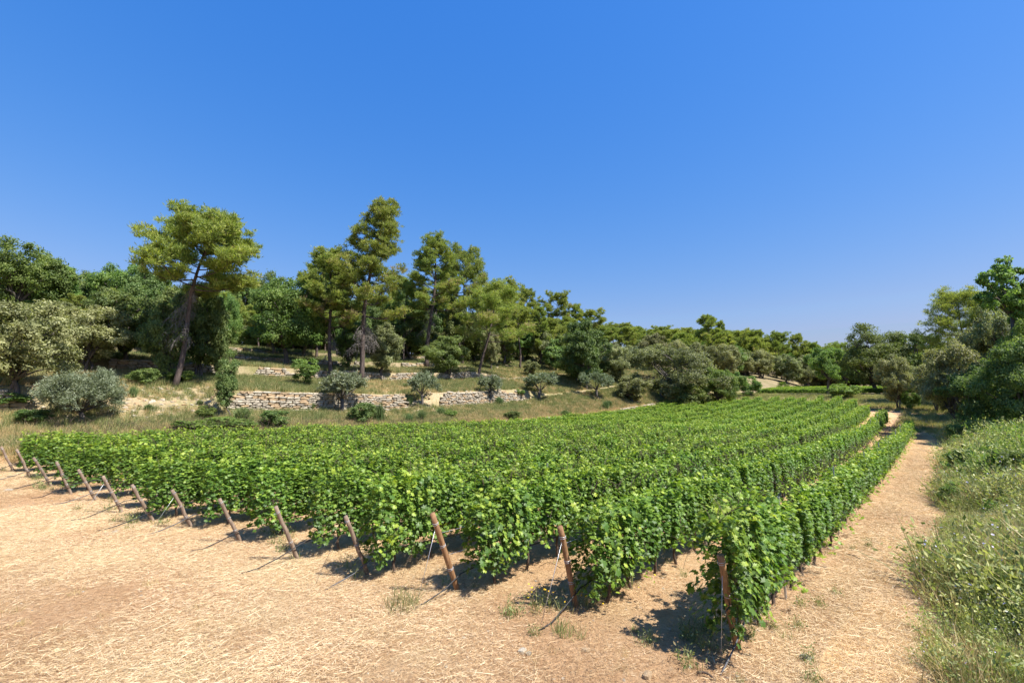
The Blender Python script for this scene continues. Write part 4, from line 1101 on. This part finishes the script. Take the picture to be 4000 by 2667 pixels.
def trailing(px0, py0, px1, py1, h0, seed, lab):
    rg = np.random.default_rng(seed); a, b = hit(px0, py0), hit(px1, py1)
    P = curve_pts(a + [0, 0, h0], b + [0, 0, .06], [0, 0, .10], 10); mb = MB(); mb.tube(P, np.linspace(.006, .003, 10), 4)
    e = empty('vine_shoot', tuple(a), 0, lab, 'vine shoot', None)
    me = mb.mesh('stem', M['vinewood']); o = link('stem', me, e); o.location = -Vector(a)
    for k in range(16):
        p = P[0] + (P[-1] - P[0]) * 0 + P[min(9, int(k / 16 * 10))] + rg.normal(0, .05, 3)
        sc = rg.uniform(.07, .12); l = link('leaf', LEAFM[int(rg.integers(1, 4))], e, tuple(p - a), (rg.normal(0, .5), rg.normal(0, .5), rg.uniform(0, 6.28)), (sc,) * 3)
trailing(1330, 2190, 1235, 2290, .55, 1, 'long leafy vine shoot trailing to the ground left of the fourth post')
trailing(1640, 2210, 1570, 2270, .65, 2, 'leafy vine shoot hanging low left of the third post')
trailing(730, 2060, 660, 2045, .55, 3, 'leafy vine shoot trailing beside the seventh post')
trailing(2190, 2330, 2105, 2230, .5, 4, 'drooping leafy vine shoot left of the second post')
trailing(2700, 2230, 2670, 2235, .35, 5, 'bright young vine shoot lying on the soil between the first two rows')

# galvanised intermediate stakes
sm = MB()
prof = np.array([[-.024, .016], [-.024, -.016], [.024, -.016], [.024, .016], [.016, .016], [.016, -.008], [-.016, -.008], [-.016, .016]])
for z0, z1 in ((-.2, 1.9),):
    V = np.array([[a, b, z] for z in (z0, z1) for a, b in prof]); k8 = np.arange(8)
    sm.add(V, np.stack([k8, (k8 + 1) % 8, 8 + (k8 + 1) % 8, 8 + k8], -1), np.array([[8, 9, 10, 11]]), np.array([[12, 13, 14, 15]]))
STAKE = sm.mesh('metal_stake', M['steel'], smooth=False)
ordn = ['nearest', 'second', 'third', 'fourth', 'fifth', 'sixth', 'seventh', 'eighth', 'ninth', 'tenth', 'eleventh']
stake_px = [(3065, 2341), (3282, 2088), (3386, 1956), (3444, 1885), (3490, 1836), (3522, 1795), (3548, 1765)]
for k, pp in enumerate(stake_px):
    b = hit(*pp); u, w = uw(b[0], b[1]); x, y = xy(u, ROWS[0][2] - .06)
    tag(link('metal_stake', STAKE, None, (x, y, gz(x, y)), (0, 0, ANG)), f'{ordn[k]} galvanised stake under the first vine row beside the path', 'stake', 'galvanised stakes along the vine rows')
for r in (1, 2, 3):
    for k in range(8):
        u = ROWS[r][0] + 5.2 + k * 6.1
        if u > ROWS[r][1]: break
        x, y = xy(u, ROWS[r][2] - .06)
        tag(link('metal_stake', STAKE, None, (x, y, gz(x, y)), (0, 0, ANG), (1, 1, .93)), f'{ordn[k]} galvanised stake from the camera in the {row_name[r]}', 'stake', 'galvanised stakes along the vine rows')

# ------------------------------------------------------------------ straw, grass, weeds
def strip(rng, base, d, L, wd, bend, n):
    side = unit(np.cross(d, rng.normal(0, 1, (n, 3))))
    mid = base + d * (L * .55)[:, None] + bend * .3; tip = base + d * L[:, None] + bend
    wd = wd[:, None]
    V = np.stack([base - side * wd, base + side * wd, mid + side * wd * .8, mid - side * wd * .8, tip], 1).reshape(-1, 3)
    o = np.arange(n)[:, None] * 5
    return V, [o + np.array([[0, 1, 2, 3]]), o + np.array([[3, 2, 4]])]
def straw_patch(seed, n=760, R_=.8, ln=.036, wmax=.0026, light=None):
    rng = np.random.default_rng(seed)
    az = rng.uniform(0, 6.28, n); rr = R_ * np.sqrt(rng.random(n))
    base = np.stack([np.cos(az) * rr, np.sin(az) * rr, rng.uniform(0, .03, n)], -1)
    a2 = rng.uniform(0, 6.28, n); el = np.abs(rng.normal(0, .16, n))
    d = np.stack([np.cos(a2) * np.cos(el), np.sin(a2) * np.cos(el), np.sin(el)], -1)
    V, F = strip(rng, base, d, rng.gamma(2.0, ln, n) + .02, rng.uniform(.0010, wmax, n), rng.normal(0, .010, (n, 3)) * [1, 1, .3], n)
    return mesh_np('straw', V, F, M['straw'], np.repeat(np.clip(rng.beta(1.6, 1.4, n) if light is None else rng.normal(light, .14, n), 0, 1), 5))
def tuft(seed, n, H, W, mat, tint=.5, spr=.45, wd=.006, flower=None, nf=0, fs=.03, name='tuft'):
    rng = np.random.default_rng(seed)
    az = rng.uniform(0, 6.28, n); tl = np.abs(rng.normal(0, spr, n)); L = H * rng.uniform(.35, 1.05, n)
    d = np.stack([np.cos(az) * np.sin(tl), np.sin(az) * np.sin(tl), np.cos(tl)], -1)
    rr = W / 2 * np.sqrt(rng.random(n)); a2 = rng.uniform(0, 6.28, n)
    base = np.stack([np.cos(a2) * rr, np.sin(a2) * rr, np.full(n, -.03)], -1)
    bend = d * [1, 1, 0] * (L * .3)[:, None] + rng.normal(0, .03, (n, 3)) * H - np.array([0, 0, 1]) * (L * .10 * (1 + tl))[:, None]
    V, F = strip(rng, base, d, L, wd * rng.uniform(.6, 1.3, n), bend, n)
    t = np.repeat(np.clip(tint + rng.normal(0, .2, n), 0, 1), 5)
    mats = [M[mat]]; mi = np.zeros(2 * n, int)
    if nf:
        mats.append(M[flower])
        k = rng.choice(n, nf); tips = V.reshape(-1, 5, 3)[k, 4] + [0, 0, .01]
        B = basis(unit(rng.normal(0, .35, (nf, 3)) + [0, 0, 1]), rng.normal(0, 1, (nf, 3)))
        fv, ff, _ = stamp(ROUNDY[0] * [1.25, .95, .5], ROUNDY[1], tips, B, fs * rng.uniform(.6, 1.3, nf))
        off = len(V); V = np.vstack([V, fv]); F = [F[0], F[1], ff[0] + off]; t = np.concatenate([t, np.full(len(fv), .6)]); mi = np.concatenate([mi, np.ones(len(ff[0]), int)])
    return mesh_np(name, V, F, mats, t, mi)
def weed(seed, H, W, mat, n=260, leaf=.05, tint=.5, flower=None, nf=0, fs=.02):
    """fine leafy tangle"""
    rng = np.random.default_rng(seed)
    ns = 26; az = rng.uniform(0, 6.28, ns); tl = np.abs(rng.normal(0, .5, ns)); L = H * rng.uniform(.6, 1.1, ns)
    d = np.stack([np.cos(az) * np.sin(tl), np.sin(az) * np.sin(tl), np.cos(tl)], -1)
    base = np.stack([rng.normal(0, W * .25, ns), rng.normal(0, W * .25, ns), np.full(ns, -.03)], -1)
    V, F = strip(rng, base, d, L, np.full(ns, .004), rng.normal(0, .05, (ns, 3)), ns)
    k = rng.integers(0, ns, n); f = rng.uniform(.25, 1.05, n)
    C = base[k] + d[k] * (L[k] * f)[:, None] + rng.normal(0, .035, (n, 3))
    D = unit(d[k] + rng.normal(0, .8, (n, 3)))
    B = basis(np.cross(D, rng.normal(0, 1, (n, 3))), D)
    lv, lf, kk = stamp(NARROW[0] * [1.5, 1, 1], NARROW[1], C, B, leaf * rng.uniform(.6, 1.4, n))
    o = len(V); V = np.vstack([V, lv]); F = [F[0], F[1], lf[0] + o]
    t = np.concatenate([np.full(ns * 5, tint), np.repeat(np.clip(tint + rng.normal(0, .22, n), 0, 1), kk)])
    mi = np.zeros(sum(len(a) for a in F), int); mats = [M[mat]]
    if nf:
        mats.append(M[flower]); k = rng.integers(0, ns, nf)
        tips = base[k] + d[k] * (L[k] * rng.uniform(.85, 1.12, nf))[:, None] + rng.normal(0, .03, (nf, 3))
        Bf = basis(unit(rng.normal(0, .5, (nf, 3)) + [0, 0, 1]), rng.normal(0, 1, (nf, 3)))
        fv, ff, _ = stamp(ROUNDY[0] * [1.2, .9, .5], ROUNDY[1], tips, Bf, fs * rng.uniform(.7, 1.3, nf))
        o = len(V); V = np.vstack([V, fv]); F.append(ff[0] + o); t = np.concatenate([t, np.full(len(fv), .6)]); mi = np.concatenate([mi, np.ones(len(ff[0]), int)])
    return mesh_np('weed', V, F, mats, t, mi)

def area(u0, u1, w0, w1, n, seed, test=None, near=2.5, m=.1):
    rg = np.random.default_rng(seed)
    u = rg.uniform(u0, u1, n); w = rg.uniform(w0, w1, n)
    x, y = xy(u, w); z = ground_z(x, y)
    k = in_view(x, y, z + .3, m, near)
    if test is not None: k &= test(u, w, rg)
    return np.stack([x, y, z], -1)[k]
def slope_rot(P, rg, free=True):
    e = .3
    zx = (ground_z(P[:, 0] + e, P[:, 1]) - ground_z(P[:, 0] - e, P[:, 1])) / (2 * e); zy = (ground_z(P[:, 0], P[:, 1] + e) - ground_z(P[:, 0], P[:, 1] - e)) / (2 * e)
    return np.stack([np.arctan(zy), -np.arctan(zx), rg.uniform(0, 6.28, len(P)) if free else np.zeros(len(P))], -1)
def put(name, coll, nv, P, s, seed, label, cat, tilt=True, zs=None, mul=None):
    rg = np.random.default_rng(seed); n = len(P)
    rot = slope_rot(P, rg) if tilt else np.stack([np.zeros(n), np.zeros(n), rg.uniform(0, 6.28, n)], -1)
    if tilt: rot[:, 2] = 0
    q_ = rg.uniform(*s, n) * (1 if mul is None else mul); z = q_ * (rg.uniform(*zs, n) if zs else 1)
    dbg.append((name, n))
    return tag(scatter(name, coll, nv, P, rot, np.stack([q_, q_, z], -1), seed), label=label, cat=cat)
def rowstart(w): return np.interp(w, [r[2] for r in ROWS], [r[0] for r in ROWS])

SRC_STRAW = source('straw_sources', [straw_patch(600 + k) for k in range(6)])
SRC_CHAFF = source('chaff_sources', [straw_patch(606 + k, 420, .8, .030, .0034, .05) for k in range(4)])
SRC_DRY = source('dry_sources', [tuft(610 + k, 46, .30, .35, 'drygrass', .55, .6, .0035) for k in range(5)])
SRC_GREEN = source('green_sources', [tuft(620 + k, 60, .50, .40, 'grass', .35 + .06 * k, .42, .006) for k in range(5)])
SRC_TALL = source('tall_sources', [tuft(630 + k, 60, .62, .5, 'grass', .50 + .05 * k, .35, .006) for k in range(5)])
SRC_BANK = source('bank_sources', [weed(640 + k, .55, .55, 'bankweed', 240, .055, .55, 'lilac', 7 if k % 2 else 2, .022) for k in range(5)] + [tuft(650 + k, 70, .7, .5, 'grass', .45, .5, .005) for k in range(3)] + [weed(655, .5, .6, 'grass', 240, .06, .4)] + [tuft(656 + k, 70, .75, .5, 'drygrass', .5, .45, .0045) for k in range(3)])
SRC_WEED = source('weed_sources', [weed(660 + k, .28, .3, 'grass', 80, .05, .45) for k in range(3)] + [tuft(664 + k, 40, .35, .3, 'grass', .55, .5, .004) for k in range(2)])
SRC_YEL = source('yellow_sources', [weed(670 + k, .34, .30, 'grass', 60, .045, .55, 'yellow', 9, .035) for k in range(3)])
SRC_WHITE = source('white_sources', [tuft(680 + k, 7, .85, .3, 'grass', .5, .25, .004, 'white', 4, .11) for k in range(3)])

P = area(-8, 14, -2, 34, 2900, 1, lambda u, w, g: (u < rowstart(w) + 1.5) & (.40 + .40 * wob(u * .5, w * .9, 1.1, 5) + .22 * wob(u * 2.1, w * 2.1, 1, 3) < .30 + .75 * g.random(len(u))))
P2 = area(-2, 62, .1, 2.0, 1500, 2, lambda u, w, g: g.random(len(u)) < np.clip(1.2 - u / 60, .3, .9))
put('straw_litter', SRC_STRAW, 6, np.vstack([P, P2]) + [0, 0, .012], (.6, 1.25), 3, 'pale cut straw lying over the dry ground in front of the vines and on the path', 'straw')
PC = np.vstack([area(-8, 14, -2, 34, 3000, 71, lambda u, w, g: (u < rowstart(w) + 3) & (wob(u * 1.7, w * 1.7, 1, 7) + g.normal(0, .6, len(u)) > .1)), area(-2, 40, .2, 2.1, 320, 72)])
put('brown_chaff', SRC_CHAFF, 4, PC + [0, 0, .016], (.5, 1.1), 73, 'brown broken stalks and chaff lying among the straw', 'straw')
P = area(4, 70, 2.2, 30, 2600, 4, lambda u, w, g: u > rowstart(w))
P = P[np.hypot(P[:, 0], P[:, 1]) < 26]
put('dry_litter', SRC_STRAW, 6, P + [0, 0, .01], (.5, 1.0), 5, 'thin dry litter between the vine rows', 'straw')
P = area(-8, 40, .2, 34, 5200, 6, lambda u, w, g: ((u < rowstart(w) + .6) | (w < 2.0)) & (wob(u * 2.2, w * 2.2) + g.normal(0, .45, len(u)) > .75))
put('dry_grass', SRC_DRY, 5, P, (.3, .85), 7, 'short dry grass standing in the straw', 'grass', zs=(.5, 1.0))
P = area(-2, 20, 1.6, 31, 3400, 8, lambda u, w, g: (np.abs(u - rowstart(w) + .1) < .9 * g.random(len(u)) + .25) & (wob(u * 3, w * 3, 1, 2) + g.normal(0, .5, len(u)) > .45))
put('green_weeds', SRC_WEED, 5, P, (.5, 1.25), 9, 'green weeds around the feet of the end posts', 'weeds', tilt=False)
P = area(6, 26, 1.7, 14, 900, 10, lambda u, w, g: (u > rowstart(w)) & (wob(u * 3, w * 3, 1, 4) + g.normal(0, .5, len(u)) > .7))
put('row_weeds', SRC_WEED, 5, P, (.4, .9), 11, 'sparse weeds between the first vine rows', 'weeds', tilt=False)
# bank on the right of the path
P = area(-2, 62, -9, .45, 16000, 12, lambda u, w, g: g.random(len(u)) < (.35 + .65 * sstep(.42, -.1, w)) * np.clip(30 / np.maximum(u, 8), .3, 1), near=1.5, m=.2)
bu, bw = uw(P[:, 0], P[:, 1])
put('bank_grass', SRC_BANK, 12, P, (.7, 1.3), 13, 'tall tangled grass and lilac wildflowers on the bank right of the path', 'grass', tilt=False, mul=np.clip(1.0 + .55 * wob(bu * 1.6, bw * 1.6, 1, 3) + .25 * np.clip(-bw, 0, 2), .45, 2.2))
P = area(-2, 60, -5, -.2, 260, 14, lambda u, w, g: wob(u, w, 1.4, 1) > .3)
put('wild_carrot', SRC_WHITE, 3, P, (.7, 1.1), 15, 'white umbels standing in the bank grass', 'wildflowers', tilt=False)
P = area(0, 50, -6, .2, 700, 80, lambda u, w, g: wob(u * 1.3, w * 1.3, 1, 6) + g.normal(0, .4, len(u)) > .5)
put('dry_stalks', source('stalk_sources', [tuft(710 + k, 16, 1.0, .4, 'drygrass', .35, .25, .005) for k in range(4)]), 4, P, (.6, 1.2), 81, 'dead stalks and seed heads standing above the bank grass', 'dry stalks', tilt=False)
P = area(0, 40, -5, .3, 420, 82, lambda u, w, g: wob(u * 1.7, w * 1.7, 1, 9) > .4)
put('broadleaf_weeds', source('broadleaf_sources', [weed(720 + k, .6, .6, 'oak', 160, .16, .55) for k in range(3)]), 3, P, (.6, 1.2), 83, 'broad leaved weeds among the bank grass', 'weeds', tilt=False)
# terraces
P = area(-6, 100, 31.3, 64, 70000, 16, lambda u, w, g: (wob(u * .8, w * .8) + g.normal(0, .8, len(u)) > -.75) & (np.abs(w - 38.05) > .45) & (np.abs(w - 46.1) > .4) & ~((u > 24) & (np.abs(w - 32) < .35) & (u < 60) & (u > 28)) & ~((u > 1) & (u < 10) & (w > 36.2) & (w < 40.5) & (g.random(len(u)) < .5)) & ((w < 48) | (g.random(len(u)) < .6)), m=.05)
put('terrace_grass', SRC_GREEN, 5, P, (.5, 1.4), 17, 'green meadow grass on the terraces', 'grass', tilt=False)
P = area(-6, 100, 31.2, 52, 30000, 18, lambda u, w, g: (wob(u * .8, w * .8) + g.normal(0, .7, len(u)) < .55) & (np.abs(w - 38.05) > .45) & (np.abs(w - 46.1) > .4) & ~((u > 28) & (u < 38) & (np.abs(w - 32) < .2)), m=.05)
put('terrace_dry_grass', SRC_DRY, 5, P, (.8, 2.1), 19, 'tan dry grass on the terraces above the vines', 'grass', tilt=False)
P = area(76, 100, 4, 34, 5200, 20, lambda u, w, g: g.random(len(u)) < .6)
put('far_bank_grass', SRC_TALL, 5, P, (.6, 1.3), 21, 'tan and green grass on the bank at the far end of the vines', 'grass', tilt=False)
P = area(50, 100, -6, 4, 3200, 22, lambda u, w, g: (w < .1 - .0 * u) | (u > ROWS[0][1] + 2))
put('verge_grass', SRC_TALL, 5, P, (.5, 1.2), 23, 'green grass beside the far bend of the path', 'grass', tilt=False)

SRC_WOOD = source('wood_sources', WOOD)
P = np.vstack([area(-12, 60, 62, 108, 330, 50), area(60, 130, 48, 110, 240, 51), area(118, 165, 40, 60, 60, 56), area(166, 290, -60, 60, 480, 52), area(62, 120, -60, -7, 200, 53), area(20, 62, -40, -9, 60, 54)])
SKX = [-400, 0, 250, 600, 870, 900, 985, 1010, 1300, 1550, 2000, 2300, 2600, 2900, 3200, 3500, 3700, 4400]
SKY = [1200, 1200, 1165, 1150, 1185, 1330, 1330, 1205, 1200, 1215, 1255, 1298, 1308, 1330, 1372, 1362, 1310, 1260]
fw = CP * P[:, 1] + SP * P[:, 2]
ppx = 2000 + F_PX * P[:, 0] / fw
ztop = np.array([height_at(a, b, c) for a, b, c in zip(ppx, np.interp(ppx, SKX, SKY), P[:, 1])])
room = (ztop - P[:, 2]) / 9.5
keep = room > .16; P = P[keep]; room = np.minimum(room[keep], 1.05)
put('woodland', SRC_WOOD, 7, P, (.8, 1.0), 55, 'continuous green wood filling the slope behind the terraces and the valley end', 'woodland', tilt=False, mul=room)

P = area(26, 75, -11, -.9, 1500, 60, lambda u, w, g: g.random(len(u)) < .6)
put('bank_undergrowth', source('undergrowth_sources', [weed(700 + k, 1.3, 1.2, 'oak' if k % 2 else 'bankweed', 520, .11, .5) for k in range(4)]), 4, P, (.6, 1.5), 61, 'rough leafy undergrowth below the trees of the right bank', 'undergrowth', tilt=False)

P = area(-6, 60, 31.1, 34.6, 9000, 75, lambda u, w, g: ~((u > 28) & (u < 38) & (np.abs(w - 32) < .2)))
put('bank_dry_grass', SRC_DRY, 5, P, (.9, 2.0), 76, 'tan dry grass right above the last vine row', 'grass', tilt=False)

# flowers one can find: clumps as things
def clump(px, py, coll_mesh, s, name, label, cat, group=None):
    b = hit(px, py); o = link(name, coll_mesh, None, tuple(b), (0, 0, px), (s, s, s)); tag(o, label, cat, group)
for k, (px, py, lab) in enumerate([(2340, 2330, 'yellow flowers under the leaves right of the second post'), (2400, 2310, 'yellow flowers at the right end of the flower patch by the second post'), (2290, 2375, 'yellow flowers close to the foot of the second post'),
        (2140, 2375, 'yellow flowers left of the second post'), (2090, 2395, 'outer yellow flowers left of the second post'), (2440, 2290, 'small yellow flowers by the shadow of the second row'), (1350, 2220, 'yellow flowers at the foot of the fourth post'), (1395, 2260, 'yellow flowers in front of the fourth post'), (1630, 2160, 'yellow flowers under the third row')]):
    clump(px, py, SRC_YEL.objects[k % 3].data, 1.25 if k < 6 else 1.0, 'yellow_flowers', lab, 'wildflowers', 'yellow flower clumps at the row ends')
clump(1570, 2380, tuft(690, 150, .5, .55, 'grass', .62, .5, .0045), 1.1, 'grass_tuft', 'big pale green grass tuft in the straw before the third post', 'grass tuft')
clump(2200, 2480, tuft(691, 60, .4, .3, 'grass', .45, .4, .005), 1.0, 'grass_tuft', 'small green grass tuft in front of the second post', 'grass tuft')
clump(2720, 2470, tuft(692, 90, .4, .5, 'grass', .45, .5, .005), 1.0, 'grass_tuft', 'green grass tuft in the shade left of the nearest post', 'grass tuft')
wf = tuft(693, 14, .12, .12, 'grass', .5, .6, .003, 'white', 16, .035)
clump(3583, 2292, wf, 1.0, 'white_flowers', 'cluster of bright white flowers on the right edge of the path', 'wildflowers')

# ------------------------------------------------------------------ loose stones, rubble, sticks
def rubble(name, P, s, seed, label):
    rg = np.random.default_rng(seed); n = len(P); k = rg.integers(0, 10, n)
    V, F = [], []
    off = 0
    mats = [M['stone'], M['ochre']]; mi = []
    for i in range(n):
        me = STONES[k[i]]; co = np.empty(len(me.vertices) * 3, np.float32); me.vertices.foreach_get('co', co); co = co.reshape(-1, 3)
        ax = Matrix.Rotation(rg.uniform(0, 6.28), 3, 'Z') @ Matrix.Rotation(rg.normal(0, .35), 3, 'X')
        sz = rg.uniform(*s) * np.array([1, rg.uniform(.6, .9), rg.uniform(.35, .6)])
        V.append((co * sz) @ np.array(ax).T + P[i]); fi = np.empty(len(me.polygons) * 4, np.int32); me.polygons.foreach_get('vertices', fi)
        F.append(fi.reshape(-1, 4) + off); off += len(co); mi += [0 if k[i] % 4 else 1] * len(me.polygons)
    o = link(name, mesh_np(name, np.vstack(V), [np.vstack(F)], mats, midx=mi)); tag(o, label, 'stones', kind='stuff')
rubble('stone_scree', np.vstack([area(.5, 10.5, 36.0, 40.4, 420, 30), area(24.8, 28.6, 36.3, 39, 110, 31), area(31, 36.5, 36.0, 38.6, 60, 39)]), (.08, .34), 32, 'fallen stones of the collapsed terrace wall')
rubble('bank_stones', area(-5, 24, 30.9, 32.0, 190, 33), (.08, .32), 34, 'row of pale stones along the bank behind the last vines')
rubble('gravel', np.vstack([area(-4, 12, .3, 24, 1100, 35, lambda u, w, g: u < rowstart(w) + 3), area(2, 30, .3, 2.6, 260, 36), area(6, 22, 2, 12, 500, 41)]), (.012, .06), 37, 'small pale stones scattered in the straw')
rubble('terrace_stones', area(8, 60, 45, 61, 150, 38, lambda u, w, g: np.abs(wob(u, w)) > .3), (.12, .4), 40, 'loose stones on the upper terraces')
for k, (px, py, s, lab) in enumerate([(2040, 2548, .14, 'pale stone on the soil in front of the second post'), (2290, 2548, .12, 'flat white stone between the two nearest posts'), (2065, 2555, .10, 'small grey stone beside the pale one'), (2530, 2650, .16, 'larger pale stone at the bottom of the picture'), (35, 1918, .22, 'white stone in the dry grass at the far left'),
        (3245, 2148, .14, 'pale stone beside the first row where the path widens'), (3150, 2580, .16, 'whitish stone on the path near the bottom'), (450, 2080, .14, 'pale stone in the straw below the clear leaning post'), (40, 1708, .35, 'white block at the left end of the stony bank'), (295, 1704, .38, 'large pale rock on the bank behind the last vines')]):
    b = hit(px, py); o = link('pale_stone', STONES[(k * 3 + 1) % 10], None, tuple(b + [0, 0, s * .12]), (0.1, .05, px), (s, s * .7, s * .5)); tag(o, lab, 'stone', 'pale loose stones on the ground')
b = hit(3890, 1845); tag(link('stone_slab', stone_mesh(77, 'stone'), None, tuple(b + [0, 0, .32]), (.05, .12, .1), (1.15, .45, .26)), 'whitish stone slab lying in the grass of the right bank', 'stone')
def stick(pa, pb, r, lab, up=.02):
    a, b = hit(*pa), hit(*pb); mb = MB(); P = curve_pts(a + [0, 0, up], b + [0, 0, up], [.02, .03, .03], 7)
    mb.tube(P, np.linspace(r, r * .6, 7), 6); o = link('stick', mb.mesh('stick', M['vinewood'])); tag(o, lab, 'stick')
stick((3305, 2168), (3372, 2195), .016, 'brown stick lying across the straw of the path')
stick((2722, 2640), (2795, 2664), .02, 'bent dark stick on the soil at the bottom of the picture')
